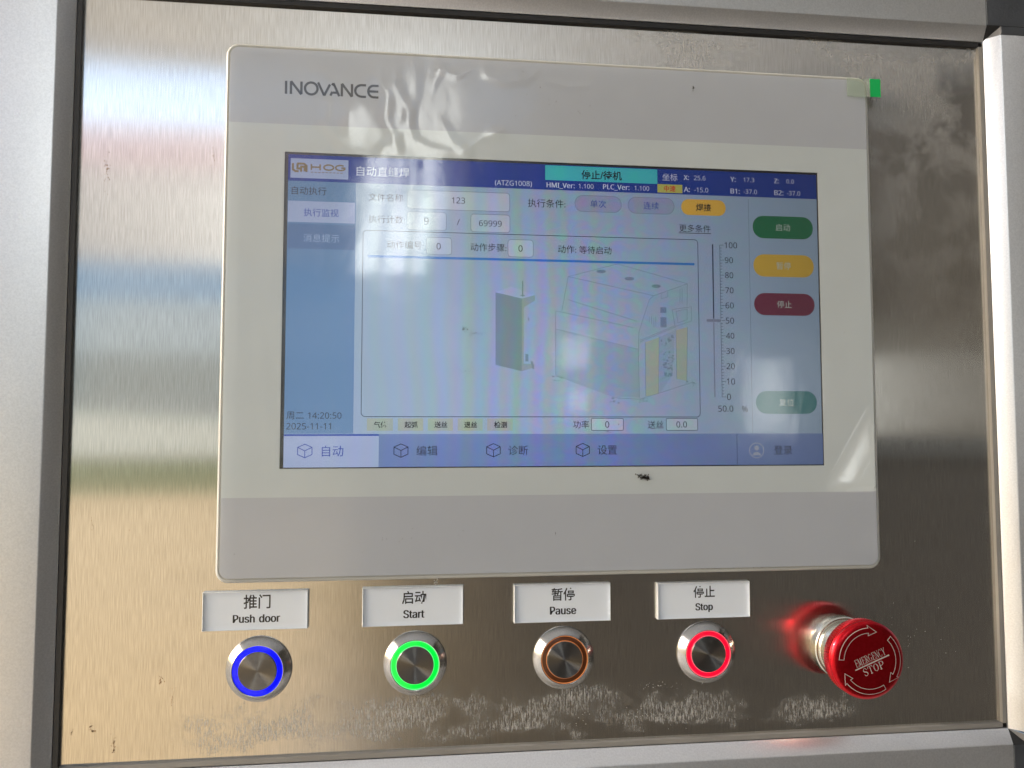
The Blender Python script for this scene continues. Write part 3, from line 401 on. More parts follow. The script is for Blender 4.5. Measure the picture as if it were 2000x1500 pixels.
# ------------------------------------------------------------------ materials
def steel_material():
    k = NT('brushed_stainless_steel')
    k.val(k.p, Metallic=1.0, Anisotropic=1.0)
    tg = k.node('ShaderNodeCombineXYZ')
    tg.inputs[0].default_value = 1.0
    k.link(tg.outputs[0], k.p.inputs['Tangent'])
    fine = k.noise((3400, 1, 120), 2, 0.5)
    mid = k.noise((900, 1, 30), 3, 0.6)
    cloud = k.noise((9, 1, 13), 5, 0.6, dist=0.6)
    X, Y, Z = k.xyz()
    base = k.ramp(fine, [(0.36, (0.57, 0.558, 0.535)), (0.64, (0.72, 0.708, 0.685))])
    base = k.mix(0.05, base, k.ramp(mid, [(0.3, (0.46, 0.45, 0.43)), (0.7, (0.82, 0.81, 0.79))]), 'MULTIPLY')
    base = k.mix(1.0, base, (1.10, 1.09, 1.07), 'MULTIPLY')
    # wiped smears high up on the right side
    sm = k.noise((26, 1, 30), 6, 0.6, dist=0.3)
    smear = k.ramp(sm, [(0.46, 0.0), (0.56, 1.0)])
    reg = k.math('MULTIPLY', k.ramp(X, [(0.0, 0.0), (0.03, 0.9), (0.17, 1.0)]), k.ramp(k.math('SUBTRACT', Z, ZC - 0.02), [(0.0, 0.0), (0.09, 0.5), (0.14, 1.0)]))
    smf = k.math('MULTIPLY', smear, reg)
    # dried residue along the bottom edge, in short upright fibres
    fib = k.noise((1500, 1, 260), 4, 0.8)
    edge = k.noise((45, 1, 60), 6, 0.7, dist=0.4)
    zz = k.math('ADD', k.math('SUBTRACT', Z, ZC - 0.1715), k.math('MULTIPLY', k.math('SUBTRACT', edge, 0.5), 0.036))
    band = k.math('MULTIPLY', k.ramp(zz, [(0.0, 0.0), (0.0018, 1.0), (0.5, 1.0)]),
                  k.ramp(k.math('ADD', zz, k.math('MULTIPLY', k.math('ABSOLUTE', k.math('ADD', X, 0.03)), 0.035)), [(0.0165, 1.0), (0.0200, 0.0)]))
    ends = k.ramp(k.math('ADD', k.math('ABSOLUTE', k.math('ADD', X, 0.012)), k.math('MULTIPLY', k.math('SUBTRACT', edge, 0.5), 0.05)), [(0.128, 1.0), (0.140, 0.0)])
    band = k.math('MULTIPLY', band, ends)
    patch = k.ramp(k.noise((30, 1, 50), 4, 0.6, loc=(3, 0, 1)), [(0.38, 0.0), (0.47, 0.6), (0.60, 1.0)])
    speck = k.ramp(fib, [(0.45, 0.0), (0.58, 1.0)])
    resid = k.math('MULTIPLY', k.math('MULTIPLY', band, patch), k.math('ADD', k.math('MULTIPLY', speck, 0.9), 0.10))
    # faint rusty run marks on the left
    f2 = k.noise((60, 1, 18), 5, 0.7, loc=(1.7, 0, 4.2))
    rust = k.math('MULTIPLY', k.ramp(f2, [(0.66, 0.0), (0.76, 0.3)]), k.ramp(X, [(-0.14, 1.0), (-0.10, 0.0)]))
    k.link(k.mix(rust, base, (0.34, 0.22, 0.12)), k.p.inputs['Base Color'])
    rg = k.math('ADD', 0.13, k.math('MULTIPLY', cloud, 0.04))
    rg = k.math('ADD', rg, k.math('MULTIPLY', smf, 0.05))
    k.link(rg, k.p.inputs['Roughness'])
    hb = k.math('ADD', k.math('MULTIPLY', fine, 0.6), k.math('MULTIPLY', mid, 0.4))
    k.bump(fine, 0.012, 0.00010)
    d = k.node('ShaderNodeBsdfDiffuse')
    k.link(k.ramp(fib, [(0.4, (0.27, 0.265, 0.25)), (0.7, (0.53, 0.53, 0.51))]), d.inputs['Color'])
    fac = k.math('MAXIMUM', resid, k.math('MULTIPLY', k.math('MULTIPLY', smf, k.math('ADD', 0.4, k.math('MULTIPLY', fine, 1.2))), 0.46), clamp=True)
    ms = k.node('ShaderNodeMixShader')
    k.link(fac, ms.inputs[0])
    k.link(k.p.outputs[0], ms.inputs[1])
    k.link(d.outputs[0], ms.inputs[2])
    k.link(ms.outputs[0], k.out.inputs['Surface'])
    return k.m

def alu_material():
    k = NT('anodised_aluminium')
    k.val(k.p, Metallic=0.9, Roughness=0.36)
    f = k.noise((1500, 1500, 1500), 2, 0.5)
    g = k.noise((14, 14, 14), 4, 0.6)
    c = k.ramp(f, [(0.3, (0.66, 0.67, 0.685)), (0.7, (0.78, 0.79, 0.805))])
    k.link(k.mix(0.25, c, k.ramp(g, [(0.3, (0.56, 0.57, 0.59)), (0.7, (0.76, 0.76, 0.76))])), k.p.inputs['Base Color'])
    k.bump(f, 0.1, 0.0002)
    return k.m

def turned_metal(name, c0, c1, rough, aniso, rot, axis='Y'):
    k = NT(name)
    k.val(k.p, Metallic=1.0, Roughness=rough, Anisotropic=aniso, Anisotropic_Rotation=rot)
    tg = k.node('ShaderNodeTangent', direction_type='RADIAL', axis=axis)
    k.link(tg.outputs[0], k.p.inputs['Tangent'])
    f = k.noise((3000, 3000, 3000), 2)
    k.link(k.ramp(f, [(0.3, c0), (0.7, c1)]), k.p.inputs['Base Color'])
    return k.m

def emit_plain(name, color, strength=1.0, gloss=0.25):
    k = NT(name)
    k.p.inputs['Base Color'].default_value = (*[v * 0.2 for v in color], 1)
    k.p.inputs['Emission Color'].default_value = (*color, 1)
    k.val(k.p, Roughness=gloss, Emission_Strength=strength / EXPO)
    return k.m

CAMN = Vector((-0.057, -0.308, ZC - 0.047))
def screen_material(name, rgb, k0=1.0, moire=1.0):
    """a colour shown by the backlit display: dims when seen from the side, with faint vertical colour fringes"""
    k = NT(name)
    lw = k.node('ShaderNodeNewGeometry')
    dt = k.node('ShaderNodeVectorMath', operation='DOT_PRODUCT')
    k.link(lw.outputs['Incoming'], dt.inputs[0])
    k.link(lw.outputs['Normal'], dt.inputs[1])
    fall = k.math('POWER', dt.outputs['Value'], 9.0)
    X, Y, Z = k.xyz()
    warp = k.noise((10, 1, 7), 2, 0.5)
    ph = k.math('ADD', k.math('MULTIPLY', X, 940.0), k.math('MULTIPLY', warp, 26.0))
    amp = k.math('MULTIPLY', k.ramp(X, [(0.0, 0.0), (1.0, 1.0)]), 0.0)
    sx = k.math('MULTIPLY', k.math('ADD', X, 0.012), 1 / 0.055)
    amp = k.math('EXPONENT', k.math('MULTIPLY', k.math('MULTIPLY', sx, sx), -1.0))
    cc = k.node('ShaderNodeCombineColor')
    for i, (sh, am) in enumerate(((0.0, 0.16), (2.3, 0.14), (4.4, 0.26))):
        w1 = k.math('SINE', k.math('ADD', ph, sh))
        w2 = k.math('SINE', k.math('ADD', k.math('MULTIPLY', ph, 0.37), sh * 1.7))
        w = k.math('ADD', k.math('MULTIPLY', w1, 0.6), k.math('MULTIPLY', w2, 0.5))
        k.link(k.math('ADD', k.math('MULTIPLY', k.math('MULTIPLY', w, amp), am * moire), 1.0), cc.inputs[i])
    grain = k.noise((2600, 1, 2600), 1)
    v = k.math('MULTIPLY', fall, k.math('ADD', 0.88, k.math('MULTIPLY', grain, 0.24)))
    sw = k.node('ShaderNodeTexNoise')
    sw.inputs['Detail'].default_value = 1.0
    sw.inputs['Distortion'].default_value = 1.2
    k.link(k.pos((22, 1, 40), rot=(0, 0.5, 0)), sw.inputs['Vector'])
    s2 = k.math('MULTIPLY', k.math('SUBTRACT', X, 0.022), 1 / 0.05)
    a2 = k.math('MULTIPLY', k.math('EXPONENT', k.math('MULTIPLY', k.math('MULTIPLY', s2, s2), -1.0)), moire)
    swc = k.ramp(sw.outputs['Fac'], [(0.30, (0.80, 1.22, 0.98)), (0.42, (1.0, 1.0, 1.0)), (0.50, (1.32, 0.92, 1.06)), (0.58, (0.90, 0.92, 1.30)), (0.68, (0.82, 1.16, 1.0))])
    colr = k.mix(1.0, cc.outputs[0], rgb, 'MULTIPLY')
    colr = k.mix(a2, colr, k.mix(1.0, colr, swc, 'MULTIPLY'))
    k.p.inputs['Base Color'].default_value = (*[0.004 + 0.5 * v for v in rgb], 1)
    k.val(k.p, Roughness=0.5)
    k.p.inputs['Specular IOR Level'].default_value = 0.1
    k.link(colr, k.p.inputs['Emission Color'])
    k.link(k.math('MULTIPLY', v, k0 / EXPO * 0.86), k.p.inputs['Emission Strength'])
    return k.m

def clear_material(name, ior, rough, tint, haze, coat=1.0, bump=0.0):
    """thin clear sheet: lets light through, mirrors a little by Fresnel, carries a trace of milky haze"""
    k = NT(name)
    geo = k.node('ShaderNodeNewGeometry')
    dp = k.node('ShaderNodeVectorMath', operation='DOT_PRODUCT')
    k.link(geo.outputs['Incoming'], dp.inputs[0])
    k.link(geo.outputs['Normal'], dp.inputs[1])
    f0 = ((ior - 1) / (ior + 1)) ** 2
    cosv = k.math('ABSOLUTE', dp.outputs['Value'])
    schl = k.math('ADD', f0, k.math('MULTIPLY', k.math('POWER', k.math('SUBTRACT', 1.0, cosv, clamp=True), 5.0), 1 - f0))
    tr = k.node('ShaderNodeBsdfTransparent')
    tr.inputs['Color'].default_value = (*tint, 1)
    gl = k.node('ShaderNodeBsdfGlossy')
    gl.inputs['Roughness'].default_value = rough
    df = k.node('ShaderNodeBsdfDiffuse')
    df.inputs['Color'].default_value = (0.8, 0.8, 0.8, 1)
    if bump:
        b = k.node('ShaderNodeBump')
        b.inputs['Strength'].default_value = 1.0
        b.inputs['Distance'].default_value = bump
        n = k.math('ADD', k.noise((38, 1, 26), 3, 0.45, dist=0.8), k.math('MULTIPLY', k.noise((420, 1, 420), 2), 0.012))
        k.link(n, b.inputs['Height'])
        k.link(b.outputs['Normal'], gl.inputs['Normal'])
    m0 = k.node('ShaderNodeMixShader')
    m0.inputs[0].default_value = haze
    k.link(tr.outputs[0], m0.inputs[1])
    k.link(df.outputs[0], m0.inputs[2])
    m1 = k.node('ShaderNodeMixShader')
    k.link(k.math('MULTIPLY', schl, coat, clamp=True), m1.inputs[0])
    k.link(m0.outputs[0], m1.inputs[1])
    k.link(gl.outputs[0], m1.inputs[2])
    k.link(m1.outputs[0], k.out.inputs['Surface'])
    return k.m

M_STEEL = steel_material()
M_ALU = alu_material()
M_BLACK = plain('black_rubber', (0.012, 0.012, 0.013), 0.6)
M_GASKET = plain('grey_seal', (0.30, 0.29, 0.27), 0.55, 0.3)
M_CORNER = plain('dark_grey_plastic', (0.045, 0.05, 0.058), 0.4, 0, 0.15, 90, 0.2)
M_HOUSE = plain('cream_plastic', (0.46, 0.46, 0.43), 0.35, 0, 0.03)
M_SHEET = plain('off_white_overlay', (0.62, 0.675, 0.68), 0.42, 0, 0.02)
M_BAND = plain('grey_overlay', (0.51, 0.54, 0.585), 0.42, 0, 0.02)
M_PRINT = plain('dark_grey_print', (0.075, 0.075, 0.078), 0.5, 0, 0.02)
M_INK = plain('black_ink', (0.012, 0.012, 0.013), 0.5)
M_DIRT = plain('dark_dirt', (0.05, 0.045, 0.038), 0.8)
M_RUST = plain('rusty_dirt', (0.34, 0.20, 0.10), 0.8, 0, 0.3, 900)
M_WHITEBITS = plain('white_scraps', (0.75, 0.74, 0.70), 0.6)
M_PLATE = plain('white_plate_back', (0.82, 0.88, 0.95), 0.35, 0, 0.02)
M_ACRYLIC = clear_material('clear_acrylic', 1.49, 0.03, (0.99, 0.99, 0.99), 0.0, 0.8)
M_EDGE = plain('frosted_acrylic_edge', (0.80, 0.83, 0.86), 0.3, 0, 0.08, 500)
M_GLASS = clear_material('touch_glass', 1.5, 0.05, (0.98, 0.98, 0.98), 0.004, 0.9)
M_FILM = clear_material('protective_film', 1.55, 0.12, (0.99, 0.99, 0.99), 0.012, 1.5, 0.00018)
M_GREEN = plain('green_tab_print', (0.0, 0.40, 0.09), 0.45)
M_TABCLEAR = clear_material('clear_tab', 1.5, 0.12, (0.90, 0.97, 0.88), 0.16, 1.0)

# ------------------------------------------------------------------ steel panel, residue, frame profiles
t = thing('steel_panel', 'brushed stainless steel mounting plate behind the touch panel and the buttons', 'metal panel', (0, -24, -6))
mb = MB()
mb.box(-194.6, 194.6, -176.4, 128.4, -8, -6)
mb.obj('plate', M_STEEL, t)
rnd = random.Random(7)
def specks(name, mat, spots, root, h, label=None):
    m = MB()
    for cx, cy, rx, ry, n, s0, s1 in spots:
        for _ in range(n):
            a = rnd.uniform(0, 6.283)
            q = abs(rnd.gauss(0, 0.5))
            x, y = cx + math.cos(a) * q * rx, cy + math.sin(a) * q * ry
            s_ = rnd.uniform(s0, s1)
            b = rnd.uniform(0, 3.1)
            pts = []
            for j in range(5):
                r = s_ * rnd.uniform(0.5, 1.0) * (1.0 if j % 2 else 1.7)
                pts.append((x + r * math.cos(b + j * 1.2566) * 0.7, y + r * math.sin(b + j * 1.2566), h))
            m.add(pts, [(0, 1, 2, 3, 4)])
    return m.obj(name, mat, root, kind='stuff', label=label)
specks('rust_specks', M_RUST, [(-172.8, -166.2, 1.5, 4, 60, .06, .2), (-172.8, -168.9, .8, 1.0, 24, .1, .3), (-181.5, -160, .9, 2.6, 14, .1, .3),
       (-180.5, -161.5, 1.2, .8, 10, .15, .4), (-188, -162, .7, 3.2, 16, .1, .25), (-156.5, -143.5, 1.6, 2.5, 14, .1, .35), (-152, -151, 1.5, 7, 26, .08, .2),
       (-181.5, 55, 1.6, 9, 60, .08, .22), (-141, 62, 1.1, 9, 34, .08, .18), (-183, -84, 1.5, 3, 12, .08, .2), (-160, -80, 12, 18, 12, .08, .22), (-165, 30, 25, 60, 22, .05, .14),
       (-160, -120, 25, 30, 18, .05, .15)], t, -5.97)
# little white scraps on the steel above a name plate and along the lower edge
specks('white_specks', M_WHITEBITS, [(-51.5, -108.6, .9, 1.2, 8, .2, .5), (35, -165, 70, 8, 70, .05, .2), (150, -140, 30, 40, 26, .05, .14), (40, -153, 18, 2, 26, .06, .16), (60.3, -152.4, 3, .8, 16, .08, .2)], t, -5.96)

PROF = [(0.0, -7.9), (0.0, -4.0), (0.4, -3.6), (4.6, 0.7), (5.3, 1.0), (44.0, 1.0), (44.0, -30.0)]
def profile(side, label):
    if side in ('left', 'right'):
        sx = 1 if side == 'right' else -1
        t = thing('aluminium_profile', label, 'metal frame', (sx * 215, -24, -4), 'aluminium profiles framing the steel panel')
        ls = []
        for y in (128.7, -176.2):
            ls.append([(sx * (194.0 + a), y, h) for a, h in PROF])
        m = MB().loops(ls if sx < 0 else ls[::-1], False)
        m.obj('extrusion', M_ALU, t, smooth=True)
        g = MB()
        a, b = sorted((sx * 192.0, sx * 193.8))
        g.box(a, b, -174.0, 125.4, -5.995, -4.3)
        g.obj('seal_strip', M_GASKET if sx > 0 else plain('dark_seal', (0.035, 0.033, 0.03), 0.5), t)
        g = MB()
        a, b = sorted((sx * 193.8, sx * 194.1))
        g.box(a, b, -175.9, 127.4, -7, -4.9)
        g.obj('gap', M_BLACK, t)
    else:
        sy = 1 if side == 'top' else -1
        y0 = 127.6 if sy > 0 else -176.1
        t = thing('aluminium_profile', label, 'metal frame', (0, y0 + sy * 20, -4), 'aluminium profiles framing the steel panel')
        ls = []
        xe = 199.0
        for x in (-1, 1):
            ls.append([(x * (193.9 - 0.36 * min(a, 5.3)), y0 + sy * a, h) for a, h in PROF])
        m = MB().loops(ls if sy > 0 else ls[::-1], False)
        m.obj('extrusion', M_ALU, t, smooth=True)
        g = MB()
        a, b = sorted((y0 - sy * 0.3, y0 - sy * 2.2))
        g.box(-191.9, 191.9, a, b, -5.995, -4.4)
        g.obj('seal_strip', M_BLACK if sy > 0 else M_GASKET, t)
        g = MB()
        a, b = sorted((y0 - sy * 0.3, y0 + sy * 0.05))
        g.box(-193.9, 193.9, a, b, -7, -5.0)
        g.obj('gap', M_BLACK, t)
profile('left', 'upright aluminium profile left of the steel panel, pale and brightly lit')
profile('right', 'upright aluminium profile right of the steel panel, its chamfer shining white')
profile('top', 'horizontal aluminium profile above the steel panel, with a shaded lower chamfer')
profile('bottom', 'horizontal aluminium profile below the steel panel and the buttons')

def corner(sy, label):
    y0 = 127.6 if sy > 0 else -176.1
    t = thing('corner_connector', label, 'frame corner', (215, y0 + sy * 20, 0), 'dark corner connectors of the frame')
    m = MB()
    def blk(xa, xb, ya, yb):
        a, b = sorted((y0 + sy * ya, y0 + sy * yb))
        m.loops([rrect(xa, xb, a, b, 0.4, -30, 3), rrect(xa, xb, a, b, 0.4, 0.6, 3), rrect(xa + .3, xb - .3, a + .3, b - .3, 0.3, 0.95, 3)], True, False, True)
    blk(192.3, 243, 5.1, 46)
    blk(199.1, 243, 1.5, 5.2)
    m.obj('cap', M_CORNER, t, smooth=True)
    I, A, B, D = (193.9, y0 + sy * 0.1, -4.2), (192.2, y0 + sy * 5.1, 0.9), (199.0, y0 + sy * 5.1, 0.9), (199.0, y0 + sy * 1.4, 0.9)
    g = MB()
    g.add([I, A, B, (I[0], I[1], -9), (A[0], A[1], -9), (B[0], B[1], -9)], [(0, 1, 2) if sy < 0 else (0, 2, 1), (0, 3, 4, 1)])
    g.obj('corner_web', M_BLACK, t)
    g = MB().add([I, B, D, (D[0], D[1], -9), (I[0], I[1], -9)], [(0, 1, 2) if sy < 0 else (0, 2, 1), (0, 2, 3, 4)])
    g.obj('facet', plain('grey_plastic_facet', (0.13, 0.13, 0.135), 0.45), t)
    return t
corner(1, 'dark plastic corner connector with a triangular web at the top right of the frame')
corner(-1, 'dark corner connector at the bottom right of the frame, half out of view')

# ------------------------------------------------------------------ lettering
_fc = bpy.data.curves.new('tmp_text', 'FONT')
_fc.resolution_u = 2
_fo = bpy.data.objects.new('tmp_text', _fc)
col.objects.link(_fo)
def text_geo(s, face='n', bold=0.0):
    vs, fs = [], []
    if all(ord(c) < 128 for c in s):
        x = 0
        for c in s:
            if c == ' ':
                x += 260
                continue
            adv, v, tr = GL[face][c]
            o = len(vs)
            vs += [(x + v[i], v[i + 1]) for i in range(0, len(v), 2)]
            fs += [(tr[i] + o, tr[i + 1] + o, tr[i + 2] + o) for i in range(0, len(tr), 3)]
            x += adv
    else:
        _fc.body = s
        _fc.offset = bold
        bpy.context.view_layer.update()
        me = bpy.data.meshes.new_from_object(_fo.evaluated_get(bpy.context.evaluated_depsgraph_get()))
        vs = [(v.co.x * 1000, v.co.y * 1000) for v in me.vertices]
        fs = [tuple(p.vertices) for p in me.polygons]
        bpy.data.meshes.remove(me)
    return vs, fs

def text_obj(s, x0, x1, yc, h, mat, root, parent=None, face='n', bold=0.0, name='lettering', sy=1.0, bolden=0.0):
    vs, fs = text_geo(s, face, bold)
    ax, bx = min(v[0] for v in vs), max(v[0] for v in vs)
    ay, by = min(v[1] for v in vs), max(v[1] for v in vs)
    k = (x1 - x0) / (bx - ax)
    m = MB()
    offs = (0.0,) if not bolden else (-bolden / 2, bolden / 2)
    for i, dx in enumerate(offs):
        m.add([(x0 + dx + (v[0] - ax) * k, yc + (v[1] - (ay + by) / 2) * k * sy, h + i * 0.004) for v in vs], fs)
    # keep every face turned towards the viewer
    m.f = [f if _ccw(m.v, f) else tuple(reversed(f)) for f in m.f]
    return m.obj(name, mat, root, parent=parent)
def _ccw(v, f):
    a = 0.0
    for i in range(len(f)):
        p, q = v[f[i]], v[f[(i + 1) % len(f)]]
        a += p[0] * q[1] - q[0] * p[1]
    return a > 0

def arc(cx, cy, r, a0, a1, n=12, ry=None):
    ry = r if ry is None else ry
    return [(cx + r * math.cos(math.radians(a0 + (a1 - a0) * i / n)), cy + ry * math.sin(math.radians(a0 + (a1 - a0) * i / n))) for i in range(n + 1)]

# ------------------------------------------------------------------ touch panel
tp = thing('touch_panel', 'light grey touch panel with a lit blue menu, in the middle of the steel', 'touch screen', (0, 0, -6))
m = MB()
X0, X1, Y0, Y1 = -136.0, 136.0, -106.6, 106.6
prof = [(0, -5.98), (0, -2.2), (0.15, -1.4), (0.6, -0.75), (1.0, -0.62), (1.3, -0.62), (1.5, -0.85), (1.9, -0.85), (2.0, -0.25)]
ls = [rrect(X0 + d, X1 - d, Y0 + d, Y1 - d, 5.0 - d * 0.8, h, 8) for d, h in prof]
m.loops(ls, True, False, False)
m.obj('housing', M_HOUSE, tp, smooth='all')
# printed overlay sheet around the display opening
SX0, SX1, SY0, SY1 = -112.4, 111.3, -62.85, 62.8
m = MB()
for (a, b, c, d) in ((-134.0, SX0, -73.9, 74.0), (SX1, 134.0, -73.9, 74.0), (SX0, SX1, SY1, 74.0), (SX0, SX1, -73.9, SY0)):
    m.rect(a, b, c, d, -0.02)
m.loops([[(SX0, SY0, -0.55), (SX1, SY0, -0.55), (SX1, SY1, -0.55), (SX0, SY1, -0.55)], [(SX0, SY0, -0.02), (SX1, SY0, -0.02), (SX1, SY1, -0.02), (SX0, SY1, -0.02)]], True)
m.obj('bezel_sheet', M_SHEET, tp)
for y0, y1, up in ((74.0, 104.6, True), (-104.6, -73.9, False)):
    m = MB()
    r = [p for p in rrect(-134.0, 134.0, y0, y1, 3.4, -0.02, 6)]
    if up:
        r = [p for p in r if p[1] > (y0 + y1) / 2] + [(-134.0, y0, -0.02), (134.0, y0, -0.02)]
    else:
        r = [(134.0, y1, -0.02), (-134.0, y1, -0.02)] + [p for p in r if p[1] < (y0 + y1) / 2]
    m.add(r, [tuple(range(len(r)))])
    m.obj('grey_band', M_BAND, tp)
# maker's name in thin sans strokes with open A and rounded E
m = MB()
lw, hh, y0 = 0.95, 5.3, 86.35
def L(*seq):
    m.stroke(seq, lw, 0.02)
def bx(x, w):
    return x, x + w
x = -112.3
L((x, y0), (x, y0 + hh)); x += 1.9
L((x, y0), (x, y0 + hh - .1)); L((x + .0, y0 + hh), (x + 4.1, y0)); L((x + 4.1, y0 + .1), (x + 4.1, y0 + hh)); x += 5.2
m.stroke(arc(x + 2.75, y0 + hh / 2, 2.45, 0, 360, 28, hh / 2 - .2)[:-1], lw, 0.02, True); x += 5.4
L((x, y0 + hh), (x + 2.45, y0)); L((x + 2.45, y0), (x + 4.7, y0 + hh - .6)); x += 4.0
L((x + .9, y0 + 0.1), (x + 1.7, y0 + 1.75)); L((x + 1.5, y0 + hh - .9), (x + 2.1, y0 + hh - .1)); L((x + 2.0, y0 + hh), (x + 4.4, y0)); L((x + 1.9, y0 + 1.4), (x + 3.7, y0 + 1.4)); x += 5.4
L((x, y0), (x, y0 + hh - .1)); L((x + .0, y0 + hh), (x + 4.0, y0)); L((x + 4.0, y0 + .1), (x + 4.0, y0 + hh)); x += 5.0
m.stroke([(x + 4.6, y0 + hh - .25)] + arc(x + 2.9, y0 + hh / 2, 2.6, 90, 270, 14, hh / 2 - .25) + [(x + 4.6, y0 + .25)], lw, 0.02); x += 5.3
m.stroke([(x + 4.3, y0 + hh - .25)] + arc(x + 2.3, y0 + hh / 2, 2.1, 90, 270, 14, hh / 2 - .25) + [(x + 4.3, y0 + .25)], lw, 0.02); L((x + .5, y0 + hh / 2), (x + 4.2, y0 + hh / 2))
bro = m.obj('brand_lettering', M_PRINT, tp)
specks('dirt_specks', M_DIRT, [(32.6, -67.2, 2.6, 1.5, 60, .12, .4), (31, -66.4, 2.4, .7, 30, .1, .3), (34.4, -67.6, .9, 1.6, 30, .2, .45), (56.1, 97, 1.0, 1.4, 18, .1, .3),
       (-36.5, -9.0, 5, 1.5, 34, .08, .2), (-41, -7.2, 1.2, 1.2, 12, .12, .3), (-40.5, -24.2, 3.4, .8, 14, .07, .16), (96, -38, 6, 4.5, 60, .05, .16),
       (18, -48.6, 2.4, .9, 12, .08, .18), (22.4, -45.5, .2, .2, 2, .15, .2), (0, 88, 110, 12, 26, .08, .22), (-60, -90, 70, 10, 22, .08, .2), (-4, -89, .6, 1.2, 5, .15, .25),
       (60, 20, 45, 40, 24, .06, .14), (60, -104.6, 60, .3, 40, .06, .18), (-60, 104.9, 60, .3, 40, .06, .16), (-133.9, 0, .3, 70, 30, .05, .14), (134.2, 0, .3, 70, 40, .05, .14), (122, -20, 8, 60, 8, .07, .15), (12, -12, 14, 14, 14, .06, .14)], tp, 0.62)

# ------------------------------------------------------------------ display contents
def C(*rgb):
    return lin(rgb)
S_BG = screen_material('display_pale_background', C(143, 166, 192))
S_HEAD = screen_material('display_navy', C(14, 52, 142), 1.0, 0.5)
S_SIDE = screen_material('display_side_blue', C(94, 130, 172), 1.0, 0.6)
S_SIDE2 = screen_material('display_side_blue_dark', C(80, 112, 158), 1.0, 0.6)
S_WHITE = screen_material('display_white', C(152, 168, 205))
S_FIELD = screen_material('display_field', C(166, 184, 203))
S_BAR = screen_material('display_bottom_blue', C(104, 126, 176), 1.0, 0.8)
S_TXT = screen_material('display_dark_text', C(12, 18, 34))
S_GTXT = screen_material('display_grey_text', C(22, 32, 56))
S_BTXT = screen_material('display_blue_text', C(28, 62, 160))
S_WTXT = screen_material('display_white_text', C(196, 206, 228), 1.0, 0.4)
S_LINE = screen_material('display_outline', C(112, 128, 150))
S_DLINE = screen_material('display_dark_line', C(44, 60, 84))
S_MID = screen_material('display_mid_blue', C(44, 112, 186))
S_NAVYB = screen_material('display_tab_stripe', C(26, 66, 164))
S_CYAN = screen_material('display_cyan', C(60, 182, 192), 1.0, 0.4)
S_YEL = screen_material('display_yellow', C(176, 178, 92), 1.0, 0.4)
S_REDT = screen_material('display_red_text', C(190, 60, 40), 1.0, 0.3)
S_PILL = screen_material('display_pill_grey', C(138, 150, 182))
S_AMB = screen_material('display_amber', C(206, 164, 66), 1.15, 0.3)
S_AMB2 = screen_material('display_amber_dim', C(190, 158, 62), 1.15, 0.3)
S_GRN = screen_material('display_green', C(26, 104, 70), 1.05, 0.3)
S_MAR = screen_material('display_maroon', C(104, 40, 66), 1.0, 0.3)
S_TEAL = screen_material('display_teal', C(44, 112, 118), 1.1, 0.3)
S_CHIP = screen_material('display_chip_khaki', C(150, 164, 158))
S_BTNT = screen_material('display_button_text', C(176, 192, 188), 1.0, 0.3)
S_GOLD = screen_material('display_gold_logo', C(128, 112, 84), 1.0, 0.3)
S_M1 = screen_material('display_drawing_line', C(108, 132, 150))
S_M2 = screen_material('display_cabinet_green', C(112, 136, 150), 1.0, 0.8)
S_M3 = screen_material('display_cabinet_shade', C(134, 152, 160), 1.0, 0.8)
S_M4 = screen_material('display_machine_base', C(132, 158, 180))
S_M5 = screen_material('display_machine_yellow', C(152, 166, 156), 1.0, 0.8)
S_M6 = screen_material('display_machine_front', C(139, 165, 188))
S_BACK = plain('display_black_border', (0.006, 0.008, 0.012), 0.3)

scr = MB().rect(SX0, SX1, SY0, SY1, -0.52).obj('screen', S_BACK, tp)
HB = -0.50
def lay(name, mb_, mat, label=None):
    return mb_.obj(name, mat, tp, parent=scr, label=label)
def urect(name, x0, x1, y0, y1, lv, mat, r=0.0):
    h = HB + lv * 0.02
    m = MB()
    if r:
        p = rrect(x0, x1, y0, y1, r, h, 6)
        m.add(p, [tuple(range(len(p)))])
    else:
        m.rect(x0, x1, y0, y1, h)
    return lay(name, m, mat)
def uframe(name, x0, x1, y0, y1, lv, mat, w, r):
    p = [(q[0], q[1]) for q in rrect(x0, x1, y0, y1, r, 0, 6)]
    return lay(name, MB().stroke(p, w, HB + lv * 0.02, True), mat)
def utext(s, x0, x1, yc, mat, lv=6, bold=0.0, bolden=0.0):
    return text_obj(s, x0, x1, yc, HB + lv * 0.02, mat, tp, parent=scr, bold=bold, bolden=bolden)

urect('display_background', -111.0, 110.7, -62.4, 61.9, 1, S_BG)
urect('header_bar', -111.0, 110.7, 51.3, 61.9, 2, S_HEAD)
urect('logo_box', -110.1, -87.5, 52.5, 60.4, 3, S_WHITE)
m = MB()
hh_ = HB + 0.1
for s_ in ([(-109.2, 58.4), (-109.2, 55.9), (-108.2, 55.2), (-106.9, 55.2)], [(-106.0, 55.0), (-106.0, 57.1), (-104.6, 57.1), (-104.6, 55.2)], [(-107.6, 58.3), (-104.9, 58.3), (-103.9, 57.5), (-103.9, 55.0)], [(-107.4, 58.3), (-107.4, 56.3), (-106.2, 56.3)]):
    m.stroke(s_, 0.85, hh_)
lay('logo_mark', m, S_GOLD)
m = MB()
for s_ in ([(-102.0, 55.9), (-102.0, 58.3)], [(-98.6, 55.9), (-98.6, 58.3)], [(-102.0, 57.1), (-98.6, 57.1)]):
    m.stroke(s_, 0.62, hh_)
m.stroke(arc(-95.2, 57.1, 1.9, 0, 360, 20, 1.05)[:-1], 0.62, hh_, True)
m.stroke(arc(-90.6, 57.1, 1.9, 50, 330, 14, 1.05) + [(-88.95, 57.1), (-90.3, 57.1)], 0.62, hh_)
